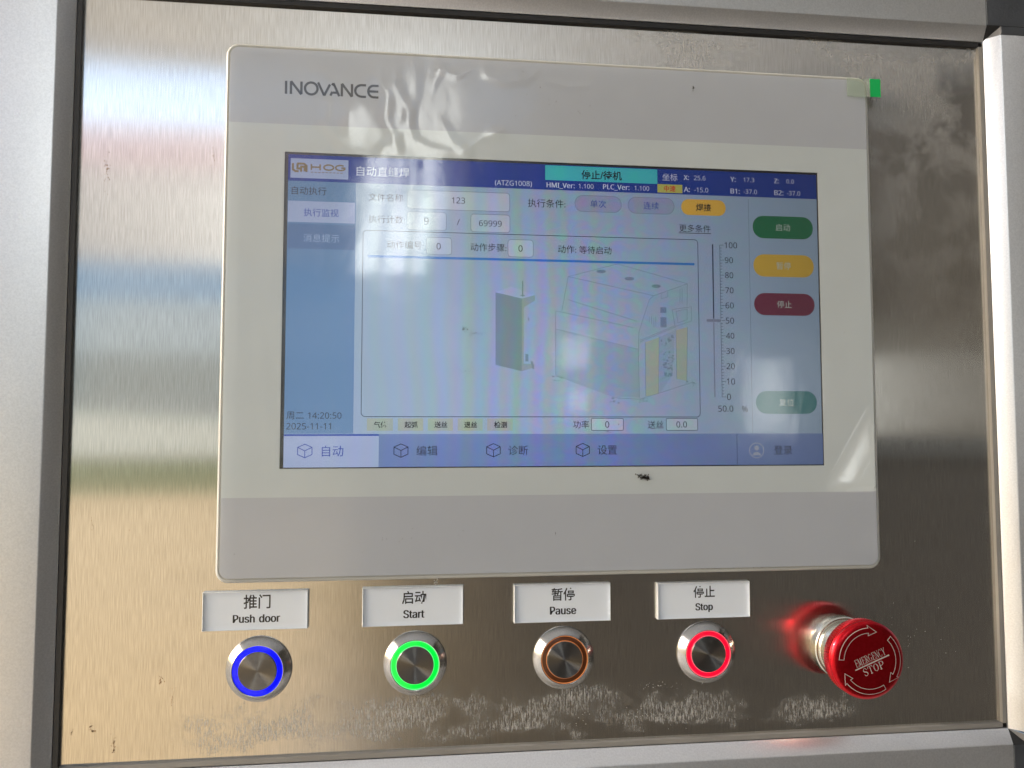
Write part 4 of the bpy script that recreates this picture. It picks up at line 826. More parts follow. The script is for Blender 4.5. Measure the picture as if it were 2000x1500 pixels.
for i in range(9):
    m.rect(-102.2 + i * 1.45, -101.3 + i * 1.45, 54.85, 55.15, hh_)
lay('logo_lettering', m, S_GOLD)
utext('自动直缝焊', -84.2, -63.2, 56.2, S_WTXT)
utext('(ATZG1008)', -28.4, -13.1, 53.3, S_WTXT)
urect('status_box', -7.5, 40.2, 55.4, 61.6, 3, S_CYAN)
utext('停止/待机', 7.7, 24.9, 58.2, S_TXT, bold=0.018)
utext('HMI_Ver:', -6.9, 4.8, 53.1, S_WTXT, bolden=0.12)
utext('1.100', 6.5, 12.8, 53.3, S_WTXT)
utext('PLC_Ver:', 16.9, 28.1, 53.2, S_WTXT, bolden=0.12)
utext('1.100', 30.3, 36.6, 53.3, S_WTXT)
utext('坐标', 42.4, 48.9, 58.5, S_WTXT)
for s_, a, b, y in (('X:', 51.7, 53.9, 58.6), ('Y:', 72.2, 74.5, 58.6), ('Z:', 91.7, 93.8, 58.6), ('A:', 51.7, 54.2, 53.5), ('B1:', 72.2, 76.2, 53.5), ('B2:', 91.7, 95.7, 53.5)):
    utext(s_, a, b, y, S_WTXT, bolden=0.14)
for s_, a, b, y in (('25.6', 56.1, 61.2, 58.6), ('17.3', 78.0, 82.8, 58.6), ('0.0', 97.2, 100.6, 58.6), ('-15.0', 56.2, 62.3, 53.5), ('-37.0', 77.9, 83.9, 53.5), ('-37.0', 97.3, 103.3, 53.5)):
    utext(s_, a, b, y, S_WTXT)
urect('speed_box', 40.2, 51.0, 51.8, 55.4, 3, S_YEL)
utext('中速', 43.0, 48.1, 53.6, S_REDT, bold=0.022)
urect('side_bar', -111.0, -84.4, -49.2, 51.3, 2, S_SIDE)
urect('active_tab', -110.9, -84.7, 34.7, 43.2, 3, S_WHITE)
urect('menu_tab', -110.8, -84.6, 24.0, 34.0, 3, S_SIDE2)
utext('自动执行', -109.5, -96.0, 47.4, S_GTXT)
utext('执行监视', -104.7, -91.1, 38.7, S_BTXT)
utext('消息提示', -104.7, -90.7, 28.4, screen_material('display_faint_text', C(142, 166, 202)))
utext('文件名称:', -79.4, -64.9, 45.7, S_GTXT)
utext('执行计数:', -79.3, -64.8, 36.8, S_GTXT)
for a, b, c_, d in ((-64.0, -22.3, 41.5, 49.2), (-64.0, -48.2, 32.9, 40.3), (-38.2, -22.2, 32.8, 40.1), (-56.2, -46.0, 23.0, 30.0), (-23.0, -12.6, 22.9, 30.0)):
    urect('field', a, b, c_, d, 3, S_FIELD, 1.3)
    uframe('field_outline', a, b, c_, d, 4, S_LINE, 0.22, 1.3)
utext('123', -46.0, -40.6, 45.5, S_GTXT)
utext('9', -57.2, -55.3, 36.6, S_GTXT)
utext('/', -43.9, -42.7, 36.6, S_GTXT)
utext('69999', -34.9, -25.6, 36.4, S_GTXT)
utext('动作编号:', -71.9, -57.2, 26.6, S_GTXT)
utext('0', -52.1, -50.4, 26.4, S_TXT)
utext('动作步骤:', -38.3, -23.7, 26.5, S_TXT)
utext('0', -18.7, -17.0, 26.4, S_TXT)
utext('动作:', -2.3, 5.3, 26.6, S_TXT)
utext('等待启动', 6.6, 20.2, 26.5, S_TXT)
uframe('main_frame', -81.4, 57.4, -42.5, 32.1, 4, S_DLINE, 0.26, 1.6)
urect('divider_stripe', -79.4, 55.8, 21.2, 22.15, 3, S_MID)
utext('执行条件:', -14.8, 0.9, 45.5, S_TXT)
for a, b, s_, mt, tm, bd in ((4.9, 24.6, '单次', S_PILL, S_BTXT, 0), (27.5, 47.3, '连续', S_PILL, S_BTXT, 0), (50.4, 69.9, '焊接', S_AMB, S_TXT, 0.012)):
    urect('pill_button', a, b, 42.6, 49.4, 3, mt, 3.3)
    if mt is S_PILL:
        uframe('pill_outline', a, b, 42.6, 49.4, 4, S_LINE, 0.22, 3.3)
    utext(s_, (a + b) / 2 - 3.3, (a + b) / 2 + 3.3, 46.0, tm, bold=bd)
utext('更多条件', 49.4, 63.1, 36.9, S_TXT)
urect('underline', 49.2, 63.3, 34.75, 35.0, 3, S_TXT)
urect('divider_line', 79.9, 80.1, -49.2, 50.2, 3, S_LINE)
for y0_, y1_, mt, s_ in ((33.6, 43.3, S_GRN, '启动'), (17.1, 26.7, S_AMB2, '暂停'), (0.6, 10.1, S_MAR, '停止'), (-41.1, -31.5, S_TEAL, '复位')):
    urect('side_button', 81.7, 108.7, y0_, y1_, 3, mt, 4.7)
    utext(s_, 91.9, 98.4, (y0_ + y1_) / 2, S_BTNT)
# slider and its scale
urect('slider_track', 63.6, 64.15, -2.0, 30.4, 3, S_DLINE)
urect('slider_track', 63.6, 64.1, -34.2, -2.0, 3, S_LINE)
urect('slider_handle', 60.4, 67.4, -2.85, -1.2, 5, S_BG, 0.8)
urect('slider_handle', 60.7, 67.1, -2.6, -1.45, 6, S_LINE, 0.55)
m = MB()
m.rect(66.9, 67.08, -34.2, 30.2, HB + 0.06)
for i in range(51):
    y = -34.1 + i * 1.285
    m.rect(67.08, 68.8 if i % 5 == 0 else 67.9, y - 0.09, y + 0.09, HB + 0.06)
lay('scale', m, S_DLINE)
for i in range(11):
    s_ = str(i * 10)
    w = {1: 1.7, 2: 3.6, 3: 5.5}[len(s_)]
    utext(s_, 69.1, 69.1 + w, -34.05 + i * 6.42, S_GTXT)
utext('50.0', 65.2, 71.7, -39.0, S_TXT)
utext('%', 75.5, 78.0, -39.1, S_TXT)
for i, (s_, a, b) in enumerate((('气体', -79.1, -68.9), ('起弧', -67.0, -57.0), ('送丝', -55.2, -45.2), ('退丝', -43.3, -33.3), ('检测', -31.4, -21.1))):
    urect('chip', a, b, -48.1, -43.2, 3, S_CHIP)
    utext(s_, (a + b) / 2 - 2.6 + .2, (a + b) / 2 + 2.6 + .2, -45.7, S_TXT, bold=0.02)
utext('功率', 3.7, 10.2, -45.6, S_TXT)
utext('送丝', 34.9, 41.6, -45.7, S_GTXT)
for a, b in ((11.3, 24.6), (42.8, 56.2)):
    urect('field', a, b, -48.0, -43.1, 3, S_FIELD, 0.5)
    uframe('field_outline', a, b, -48.0, -43.1, 4, S_DLINE, 0.22, 0.5)
utext('0', 17.0, 18.7, -45.6, S_GTXT)
utext('0.0', 47.1, 51.6, -45.6, S_GTXT)
utext('周二', -110.1, -103.5, -42.1, S_GTXT)
utext('14:20:50', -101.9, -89.0, -42.1, S_GTXT)
utext('2025-11-11', -110.1, -93.0, -46.3, S_GTXT)
urect('bottom_bar', -111.0, 110.9, -62.4, -49.4, 2, S_BAR)
urect('active_tab', -111.0, -74.4, -62.4, -49.4, 3, S_WHITE)
urect('tab_stripe', -111.0, -74.4, -50.1, -49.4, 4, S_NAVYB)
urect('divider_line', 73.0, 73.2, -62.4, -49.5, 3, S_DLINE)
def cube_icon(cx, cy, mt):
    w, q = 2.75, 1.35
    m = MB()
    h = HB + 0.1
    m.stroke([(cx, cy + 2.6), (cx + w, cy + q), (cx + w, cy - q - .1), (cx, cy - 2.7), (cx - w, cy - q - .1), (cx - w, cy + q)], 0.3, h, True)
    m.stroke([(cx - w, cy + q), (cx, cy), (cx + w, cy + q)], 0.3, h + .002)
    m.stroke([(cx, cy), (cx, cy - 2.7)], 0.3, h + .004)
    lay('cube_icon', m, mt)
for cx, s_, a, b, mt in ((-102.9, '自动', -96.4, -88.1, S_BTXT), (-65.7, '编辑', -59.6, -51.3, S_GTXT), (-28.9, '诊断', -22.9, -14.9, S_GTXT), (7.6, '设置', 13.8, 21.8, S_TXT)):
    cube_icon(cx, -55.9, mt)
    utext(s_, a, b, -56.0, mt)
m = MB()
m.stroke(arc(81.6, -56.4, 3.1, 0, 360, 32)[:-1], 0.35, HB + .1, True)
p = [(x_, y_, HB + .1) for x_, y_ in arc(81.6, -55.4, 1.05, 0, 360, 16)[:-1]]
m.add(p, [tuple(range(len(p)))])
p = [(x_, y_, HB + .1) for x_, y_ in arc(81.6, -59.0, 2.0, 15, 165, 10, 2.0)]
m.add(p, [tuple(range(len(p)))])
lay('user_icon', m, screen_material('display_icon_grey', C(150, 160, 180)))
utext('登录', 89.2, 97.2, -56.3, S_GTXT)
# drawing of the machine
def poly(name, pts, lv, mt):
    h = HB + lv * 0.02
    return lay(name, MB().add([(a, b, h) for a, b in pts], [tuple(range(len(pts)))]), mt)
poly('drawn_cabinet_top', [(-28.1, 8.1), (-17.3, 5.7), (-11.9, 7.3), (-21.6, 10.6)], 3, S_WHITE)
poly('drawn_cabinet', [(-28.1, -21.5), (-17.4, -24.0), (-17.3, 5.7), (-28.1, 8.1)], 4, S_M2)
poly('drawn_cabinet_side', [(-17.4, -24.0), (-12.2, -22.4), (-12.2, -21.0), (-16.6, -21.0), (-16.6, 2.1), (-11.9, 5.0), (-11.9, 7.3), (-17.3, 5.7)], 4, S_M3)
m = MB()
for s_, w in (([(-17.0, 6.5), (-17.0, 13.0)], .5), ([(-17.9, 7.0), (-16.1, 7.0)], .4), ([(-14.5, -2), (-14.5, -3.4)], .4), ([(-15.3, -17), (-15.3, -20)], 1.2), ([(-13.4, -20), (-12.6, -23)], .8)):
    m.stroke(s_, w, HB + .1)
lay('drawn_antenna', m, S_M2)
poly('drawn_machine_front', [(-3.5, -6.5), (31.3, -14.5), (31.5, -34.5), (22.0, -34.2), (-3.5, -25.4)], 3, S_M4)
poly('drawn_machine_end', [(31.3, -12.5), (31.5, -7.6), (36.1, 6.3), (38.4, 7.9), (52.5, 13.2), (52.4, 4.0), (54.1, 3.3), (54.1, -2.4), (32.0, -11.2)][:4] + [(52.5, 13.2), (52.4, -4.0)], 3, S_M6)
poly('drawn_column', [(34.2, -34.0), (39.6, -33.0), (40.2, -9.4), (34.2, -11.6)], 4, S_M5)
poly('drawn_column', [(47.5, -26.6), (51.8, -27.5), (52.4, -4.9), (47.5, -6.4)], 4, S_M5)
poly('drawn_machine_inside', [(40.2, -32.5), (45.8, -25.0), (47.0, -6.4), (40.4, -9.2)], 4, S_M4)
m = MB()
rr = random.Random(3)
for s_ in ([(22.7, 21.0), (52.6, 13.3)], [(22.7, 21.0), (1.9, 15.2)], [(52.6, 13.3), (38.1, 8.0), (1.9, 15.2), (-0.8, 0.8)], [(1.9, 5.6), (30.6, -2.8)], [(-3.1, 0.9), (29.2, -5.5)], [(-3.3, 1), (-3.5, -6.5), (31.3, -14.5)],
           [(38.1, 8.0), (36.1, 6.3), (31.5, -7.6), (31.3, -14.5), (31.5, -34.8)], [(52.6, 13.3), (52.4, 4.0)], [(45.9, 2.3), (54.2, 3.6), (54.1, -2.4), (47.1, -4.8), (45.9, 2.3)], [(47.6, 1.6), (52.4, 2.6), (52.3, -1.8), (48.3, -3.3), (47.6, 1.6)],
           [(32.0, -10.8), (47.1, -4.4)], [(32.0, -11.4), (47.1, -5.0)], [(-3.5, -6.5), (-3.5, -25.4), (22.0, -34.7), (31.7, -35.2), (54.1, -28.1)], [(34.2, -34), (34.2, -11.5)], [(40.2, -9), (39.7, -33)], [(47.4, -6), (47.5, -26.6)], [(52.4, -5), (51.8, -27.5)],
           [(40.0, -27.3), (45.6, -24.4)], [(41.3, 9.0), (41.3, 6.8), (44.1, 7.6), (44.1, 9.9)], [(49.4, 11), (49.3, 5)], [(50.3, 11), (50.2, 5)], [(36, -1), (36, -3.2)], [(37, -.5), (37, -4)], [(38, -1.5), (38, -5)], [(38.8, -1), (38.8, -4.8)]):
    m.stroke(s_, 0.17, HB + .1)
for x_, y_ in ((15.8, 17.7), (27.7, 14.9), (39.2, 12.0)):
    p = [(a, b, HB + .1) for a, b in arc(x_, y_, 2.0, 0, 360, 16, 0.75)[:-1]]
    m.add(p, [tuple(range(len(p)))])
for a, b, c_, d in ((40.8, 43.4, .8, 3.2), (40.8, 43.4, -5.2, -1.0)):
    m.rect(a, b, c_, d, HB + .1)
for _ in range(46):
    a, b = rr.uniform(40.6, 46.0), rr.uniform(-26, -9)
    m.rect(a, a + rr.uniform(.2, 1.3), b, b + rr.uniform(.15, .9), HB + .1)
for cx, cy in ((-3, -27.5), (21, -36), (33, -36), (53, -29)):
    for _ in range(9):
        a, b = cx + rr.uniform(-2, 2), cy + rr.uniform(-1, 1.4)
        m.rect(a, a + rr.uniform(.3, 1.2), b, b + rr.uniform(.15, .5), HB + .1)
lay('machine_drawing', m, S_M1)
m = MB().rect(SX0 + .02, SX1 - .02, SY0 + .02, SY1 - .02, -0.2)
m.obj('cover_glass', M_GLASS, tp)

# ------------------------------------------------------------------ protective film, lifted and wrinkled in places
film = thing('protective_film', 'clear wrinkled protective film still stuck over the front of the touch panel', 'plastic film', (0, 0, 0.2))
def seg_d(px, py, pts):
    best = 1e9
    for (ax, ay), (bx_, by_) in zip(pts, pts[1:]):
        dx, dy = bx_ - ax, by_ - ay
        t_ = max(0, min(1, ((px - ax) * dx + (py - ay) * dy) / (dx * dx + dy * dy)))
        d = math.hypot(px - ax - t_ * dx, py - ay - t_ * dy)
        if d < best:
            best = d
    return best
RIDGES = [  # polyline, height mm, half width mm
    ([(-70, 104), (-69, 92), (-64, 82), (-62, 70), (-55, 66), (-40, 64.5)], 0.30, 2.2),
    ([(-62, 103), (-60, 88), (-66, 74), (-74, 64)], 0.26, 3.2),
    ([(-96, 84), (-97, 76), (-90, 66), (-80, 62), (-60, 60)], 0.24, 2.0),
    ([(-52, 100), (-44, 97), (-38, 101)], 0.30, 1.4),
    ([(-34, 103), (-32, 98), (-24, 95), (-14, 98), (-10, 103)], 0.30, 1.3),
    ([(-20, 104), (-19, 99), (-16, 95.5)], 0.30, 1.0),
    ([(-6, 97), (2, 95), (10, 96)], 0.22, 1.2),
    ([(-42, 66), (-34, 71), (-26, 76)], 0.16, 1.2),
    ([(-76, 104), (-77, 96), (-72, 88), (-73, 78), (-68, 66)], 0.34, 2.6),
    ([(-50, 103), (-54, 92), (-52, 80), (-46, 70), (-40, 66)], 0.26, 2.4),
    ([(-100, 96), (-92, 90), (-88, 80)], 0.16, 3.5),
    ([(-118, 20), (-116, -10), (-112, -35), (-104, -52)], 0.16, 3.5),
    ([(-122, 10), (-121, -20), (-117, -45)], 0.12, 2.0),
]
BUMPS = [(-88, 77, 5, 8, 0.5), (-74, 90, 9, 14, 0.5), (-55, 84, 8, 12, -0.35), (-25, 99, 8, 4, 0.3), (-28, 74, 3.0, 2.0, 0.35), (-80, 58, 18, 9, 0.30), (-60, 50, 8, 14, -0.2),
         (88, -28, 9, 16, 0.10), (12, -15, 6, 9, 0.10), (-72, -6, 9, 9, 0.06), (-55, 30, 20, 12, 0.12)]
def film_h(x, y):
    z = 0.0
    for pts, a, w in RIDGES:
        d = seg_d(x, y, pts)
        w = w * 0.8
        a = a * 0.5
        if d < 4 * w:
            z += a * math.exp(-(d / w) ** 2)
    for cx, cy, rx, ry, a in BUMPS:
        q = ((x - cx) / rx) ** 2 + ((y - cy) / ry) ** 2
        if q < 9:
            z += a * 0.7 * math.exp(-q)
    # the lower right corner stands off the panel beyond a fold
    s_ = (x - 109.0) * 0.85 - (y + 74.0) * 0.52
    if s_ > 0 and y > -75.0:
        z += 0.31 * min(s_, 10.0) * (1 - math.exp(-s_ / 3.0)) * min(1.0, (y + 75.0) / 4.0)
    ed = min(x + 134.2, 134.2 - x, y + 104.8, 104.8 - y)
    return 0.14 + max(-0.08, z) * max(0.0, min(1.0, ed / 2.5))
NX, NY = 240, 188
vs, fs = [], []
for j in range(NY + 1):
    y = -104.8 + 209.6 * j / NY
    for i in range(NX + 1):
        x = -134.2 + 268.4 * i / NX
        # rounded corners
        cx, cy = max(-131.0, min(131.0, x)), max(-101.6, min(101.6, y))
        d = math.hypot(x - cx, y - cy)
        xx, yy = x, y
        if d > 3.2:
            xx, yy = cx + (x - cx) * 3.2 / d, cy + (y - cy) * 3.2 / d
        vs.append((xx, yy, film_h(x, y)))
for j in range(NY):
    for i in range(NX):
        a = j * (NX + 1) + i
        fs.append((a, a + 1, a + NX + 2, a + NX + 1))
MB().add(vs, fs).obj('film_sheet', M_FILM, film, smooth='all')
MB().box(125.2, 135.9, 97.0, 105.1, 0.75, 0.85).obj('clear_tab', M_TABCLEAR, film)
MB().box(135.9, 140.8, 97.3, 105.3, 0.5, 0.8).obj('green_tab', M_GREEN, film)

# ------------------------------------------------------------------ name plates
for cx, y0_, y1_, cn, en, wc, we, lab in (
        (-121.3, -125.2, -110.4, '推门', 'Push door', 10.2, 17.6, 'white acrylic name plate reading Push door, above the blue ringed button'),
        (-60.55, -125.3, -110.2, '启动', 'Start', 9.6, 8.1, 'white acrylic name plate reading Start, above the green ringed button'),
        (-0.25, -125.6, -110.4, '暂停', 'Pause', 9.6, 10.6, 'white acrylic name plate reading Pause, above the orange ringed button'),
        (59.3, -125.8, -111.1, '停止', 'Stop', 9.2, 7.3, 'white acrylic name plate reading Stop, above the red ringed button')):
    t = thing('name_plate', lab, 'name plate', (cx, y0_, -6), 'white name plates above the push buttons')
    w = 19.9
    MB().box(cx - w, cx + w, y0_, y1_, -5.98, -5.2).obj('backing', M_PLATE, t)
    yc = (y0_ + y1_) / 2
    text_obj(cn, cx - wc / 2 + .4, cx + wc / 2 + .4, yc + 3.3, -5.16, M_INK, t, bold=0.014, sy=1.08)
    text_obj(en, cx - we / 2 + .3, cx + we / 2 + .3, yc - (3.2 if 'h' in en or 'S' in en else 3.2), -5.16, M_INK, t, face='s', sy=1.12, bolden=0.3)
    x0_, x1_ = cx - w, cx + w
    m = MB()
    lo = [(x0_, y0_), (x1_, y0_), (x1_, y1_), (x0_, y1_)]
    li = [(x0_ + .25, y0_ + .25), (x1_ - .25, y0_ + .25), (x1_ - .25, y1_ - .25), (x0_ + .25, y1_ - .25)]
    m.loops([[(a, b, -5.19) for a, b in lo], [(a, b, -4.4) for a, b in lo], [(a, b, -4.2) for a, b in li]], True)
    m.obj('edge', M_EDGE, t)
    MB().rect(x0_ + .25, x1_ - .25, y0_ + .25, y1_ - .25, -4.2).obj('clear_face', M_ACRYLIC, t)

# ------------------------------------------------------------------ push buttons
M_BEZEL = turned_metal('polished_steel_bezel', (0.42, 0.415, 0.40), (0.56, 0.55, 0.53), 0.22, 0.85, 0.25)
M_CAP = turned_metal('turned_steel_cap', (0.13, 0.125, 0.12), (0.25, 0.24, 0.225), 0.33, 1.0, 0.25)
def ring_mat(name, c, edge):
    k = NT(name)
    k.p.inputs['Base Color'].default_value = (*[v * 0.5 for v in c], 1)
    k.p.inputs['Emission Color'].default_value = (*c, 1)
    k.val(k.p, Roughness=0.2)
    k.link(k.math('MULTIPLY', k.math('ADD', 0.55, k.math('MULTIPLY', k.noise((110, 110, 110), 2), 1.0)), edge / EXPO), k.p.inputs['Emission Strength'])
    return k.m
RINGS = {'blue': (ring_mat('lit_blue_ring', (0.002, 0.004, 0.92), 1.0), ring_mat('lit_blue_rim', (0.01, 0.02, 1.0), 1.0)),
         'green': (ring_mat('lit_green_ring', (0.0, 0.86, 0.05), 1.0), ring_mat('lit_green_rim', (0.12, 1.0, 0.25), 1.1)),
         'orange': (ring_mat('orange_ring_painted_glow', (0.12, 0.035, 0.01), 0.2), ring_mat('orange_rim_painted_glow', (0.66, 0.22, 0.07), 0.7)),  # unlit in itself; its bright edges are painted with weak emission
         'red': (ring_mat('lit_red_ring', (1.0, 0.002, 0.03), 1.0), ring_mat('lit_red_rim', (1.0, 0.10, 0.14), 1.1))}
bt = thing('push_button', 'round steel push button with a glowing blue ring, under the Push door plate', 'push button', (-119.8, -140.4, -6), 'lit steel push buttons in a row')
bx0, by0 = -119.8, -140.4
bez = MB().lathe([(12.5, -5.98), (12.5, -5.3), (12.3, -5.0), (10.0, -2.7), (9.75, -2.55), (9.55, -2.6), (9.5, -3.1)], bx0, by0, 96).obj('bezel', M_BEZEL, bt, smooth=True)
rg = MB().lathe([(9.48, -3.1), (9.2, -2.95), (7.6, -2.95), (7.35, -2.85)], bx0, by0, 96).obj('light_ring', RINGS['blue'][0], bt, smooth=True)
rm = MB().lathe([(9.49, -2.96), (9.3, -2.78), (9.18, -2.94)], bx0, by0, 96).lathe([(7.55, -2.94), (7.42, -2.75), (7.3, -2.8)], bx0, by0, 96).obj('ring_rim', RINGS['blue'][1], bt, smooth=True)
cp = MB().lathe([(7.3, -3.2), (7.3, -2.5), (7.1, -2.35), (3.5, -2.33), (0.02, -2.32)], bx0, by0, 96, cap=True).obj('cap', M_CAP, bt, smooth=True)
for o in (rg, rm):
    o.material_slots[0].link = 'OBJECT'
rg.material_slots[0].material = RINGS['blue'][0]
rm.material_slots[0].material = RINGS['blue'][1]
for cx, cy, c_, lab in ((-59.6, -140.3, 'green', 'round steel push button with a glowing green ring, under the Start plate'),
                        (0.2, -140.2, 'orange', 'round steel push button with an unlit orange ring, under the Pause plate'),
                        (60.3, -140.0, 'red', 'round steel push button with a glowing red ring, under the Stop plate')):
    r = bt['e'].copy()
    col.objects.link(r)
    r.location = W(cx, cy, -6)
    r['label'] = lab
    for ch in (bez, rg, rm, cp):
        c2 = ch.copy()
        col.objects.link(c2)
        c2.parent = r
        if ch in (rg, rm):
            c2.material_slots[0].link = 'OBJECT'
            c2.material_slots[0].material = RINGS[c_][0 if ch is rg else 1]
        if ch is cp:
            c2.rotation_euler = (0, {'green': 0.5, 'orange': 1.4, 'red': 0.9}[c_], 0)

# ------------------------------------------------------------------ emergency stop
M_RED = NT('red_anodised_metal')
M_RED.val(M_RED.p, Metallic=0.9, Roughness=0.3, Coat_Weight=0.15, Coat_Roughness=0.08)
M_RED.link(M_RED.ramp(M_RED.noise((900,) * 3, 3), [(0.3, (0.40, 0.003, 0.008)), (0.7, (0.48, 0.006, 0.014))]), M_RED.p.inputs['Base Color'])
M_RED = M_RED.m
M_CHROME = turned_metal('satin_chrome', (0.60, 0.57, 0.50), (0.72, 0.69, 0.61), 0.2, 0.5, 0.0)
M_WPRINT = plain('pale_engraving', (0.48, 0.36, 0.35), 0.5)
EX, EY = 120.4, -140.0
es = thing('emergency_stop_button', 'red metal mushroom button marked Emergency Stop, standing proud at the lower right', 'emergency stop', (EX, EY, -6))
MB().lathe([(13.0, -5.98), (13.0, -4.4), (12.6, -4.0), (12.0, -4.0), (11.9, -3.0), (11.6, -2.6)], EX, EY, 96).obj('base_ring', M_CHROME, es, smooth=True)
MB().lathe([(11.6, -2.6), (11.6, -0.4), (11.9, -0.2), (11.9, 1.6), (11.5, 1.8), (11.4, 2.3), (11.9, 2.5), (11.9, 4.6), (11.4, 4.9), (10.5, 5.0), (10.5, 6.2)], EX, EY, 96).obj('stem', M_CHROME, es, smooth=True)
m = MB()
m.lathe([(10.5, 5.6), (14.2, 5.9), (14.9, 6.3)], EX, EY, 180)
NK = 90
ls = []
for h, k_ in ((6.3, 0.0), (6.7, 1.0), (10.2, 1.0), (10.6, 0.0)):
    l = []
    for i in range(NK * 2):
        a = math.pi * i / NK
        r = 14.9 + (0.45 if i % 2 else -0.1) * k_
        l.append((EX + r * math.cos(a), EY + r * math.sin(a), h))
    ls.append(l)
m.loops(ls)
m.lathe([(14.9, 10.6), (15.3, 10.75), (15.4, 11.1), (15.15, 11.4), (15.35, 11.7), (15.45, 12.4), (15.0, 13.2), (14.0, 13.75), (12.5, 14.0), (8.0, 14.15), (0.03, 14.2)], EX, EY, 180, cap=True)
m.obj('head', M_RED, es, smooth=True)
m = MB()
TH = math.radians(21)
CXL, CYL = EX + 1.0, EY - 0.6
def tr_(p):
    return (CXL + p[0] * math.cos(TH) - p[1] * math.sin(TH), CYL + p[0] * math.sin(TH) + p[1] * math.cos(TH))
def es_stroke(pts, w, closed=False, h=14.24):
    m.stroke([tr_(p) for p in pts], w, h, closed)
es_stroke([(-7.6, 0), (7.9, 0)], 0.5)
SER = {'E': ([(0.2, 0, 0.2, 1, 2), (0, 1, .85, 1, 1), (0, 0, .9, 0, 1), (.2, .52, .65, .52, 1), (.85, 1, .85, .78, 1), (.9, 0, .9, .25, 1), (.62, .64, .62, .4, 1)], 0.95),
       'M': ([(0.12, 0, .12, 1, 1), (.12, 1, .5, .05, 2), (.5, .05, .88, 1, 1), (.88, 1, .88, 0, 2), (0, 0, .26, 0, 1), (.74, 0, 1.02, 0, 1), (0, 1, .2, 1, 1), (.84, 1, 1.02, 1, 1)], 1.15),
       'R': ([(.2, 0, .2, 1, 2), (0, 1, .6, 1, 1), (.6, 1, .8, .88, 1), (.8, .88, .8, .64, 2), (.8, .64, .6, .52, 1), (.6, .52, .2, .52, 1), (.45, .52, .85, .02, 2), (0, 0, .4, 0, 1), (.75, 0, 1, 0, 1)], 1.05),
       'G': ([(.85, .78, .6, 1, 1), (.6, 1, .35, 1, 1), (.35, 1, .08, .72, 1), (.08, .72, .08, .28, 2), (.08, .28, .35, 0, 1), (.35, 0, .65, 0, 1), (.65, 0, .85, .12, 1), (.85, .12, .85, .42, 2), (.6, .42, 1.0, .42, 1)], 1.1),
       'N': ([(.15, 0, .15, 1, 1), (.1, 1, .85, 0, 2), (.85, 0, .85, 1, 1), (0, 0, .3, 0, 1), (.7, 1, 1, 1, 1), (0, 1, .16, 1, 1)], 1.08),
       'C': ([(.85, .75, .62, 1, 1), (.62, 1, .35, 1, 1), (.35, 1, .08, .72, 1), (.08, .72, .08, .28, 2), (.08, .28, .35, 0, 1), (.35, 0, .65, 0, 1), (.65, 0, .88, .22, 1)], 1.0),
       'Y': ([(.1, 1, .5, .45, 2), (.9, 1, .5, .45, 1), (.5, .45, .5, 0, 2), (0, 1, .3, 1, 1), (.7, 1, 1, 1, 1), (.3, 0, .7, 0, 1)], 1.02),
       'S': ([(.82, .72, .65, .97, 1), (.65, .97, .35, 1, 1), (.35, 1, .15, .8, 1), (.15, .8, .25, .6, 2), (.25, .6, .75, .4, 2), (.75, .4, .85, .2, 2), (.85, .2, .6, 0, 1), (.6, 0, .3, .02, 1), (.3, .02, .12, .28, 1)], 1.0),
       'T': ([(.5, 0, .5, 1, 2), (.05, 1, .95, 1, 1), (.05, 1, .05, .76, 1), (.95, 1, .95, .76, 1), (.28, 0, .72, 0, 1)], 1.05),
       'O': ([(.5, 1, .2, .85, 1), (.2, .85, .08, .5, 2), (.08, .5, .2, .15, 2), (.2, .15, .5, 0, 1), (.5, 0, .8, .15, 1), (.8, .15, .92, .5, 2), (.92, .5, .8, .85, 2), (.8, .85, .5, 1, 1)], 1.1),
       'P': ([(.2, 0, .2, 1, 2), (0, 1, .6, 1, 1), (.6, 1, .85, .88, 1), (.85, .88, .85, .6, 2), (.85, .6, .6, .46, 1), (.6, .46, .2, .46, 1), (0, 0, .42, 0, 1)], 1.0)}
def serif(word, x0, x1, y0, hgt, w1):
    tot = sum(SER[c][1] for c in word) * 1.08
    k_ = (x1 - x0) / tot
    x = x0
    for c in word:
        for n_, (ax, ay, bx_, by_, th) in enumerate(SER[c][0]):
            es_stroke([(x + ax * k_, y0 + ay * hgt), (x + bx_ * k_, y0 + by_ * hgt)], w1 * (1.9 if th == 2 else 1.0), h=14.24 + n_ * 0.003)
        x += SER[c][1] * 1.08 * k_
serif('EMERGENCY', -6.7, 7.0, 0.75, 2.9, 0.11)
serif('STOP', -4.9, 4.7, -3.8, 3.0, 0.17)
m.obj('lettering', M_WPRINT, es)
for a0, a1 in ((176, 92), (46, -30), (-60, -140)):
    m = MB()
    ro, ri, cx, cy = 13.0, 11.0, EX + .2, EY + .1
    d = 17
    out = arc(cx, cy, ro, a0, a1, 16)
    inn = arc(cx, cy, ri, a1, a0, 16)
    def P_(r, a):
        return (cx + r * math.cos(math.radians(a)), cy + r * math.sin(math.radians(a)))
    pts = out + [P_(ro + 1.0, a1 + 1), P_((ro + ri) / 2 - .3, a1 - d), P_(ri - 1.1, a1 + 1)] + inn
    pts = [p for p in pts]
    m.stroke(pts, 0.22, 14.24, True)
    m.v = [(v[0], v[1], 14.26 if math.hypot(v[0] - EX, v[1] - EY) < 12.4 else 14.26 - (math.hypot(v[0] - EX, v[1] - EY) - 12.4) * 0.16) for v in m.v]
    m.obj('arrow', M_WPRINT, es)

bpy.data.objects.remove(_fo)

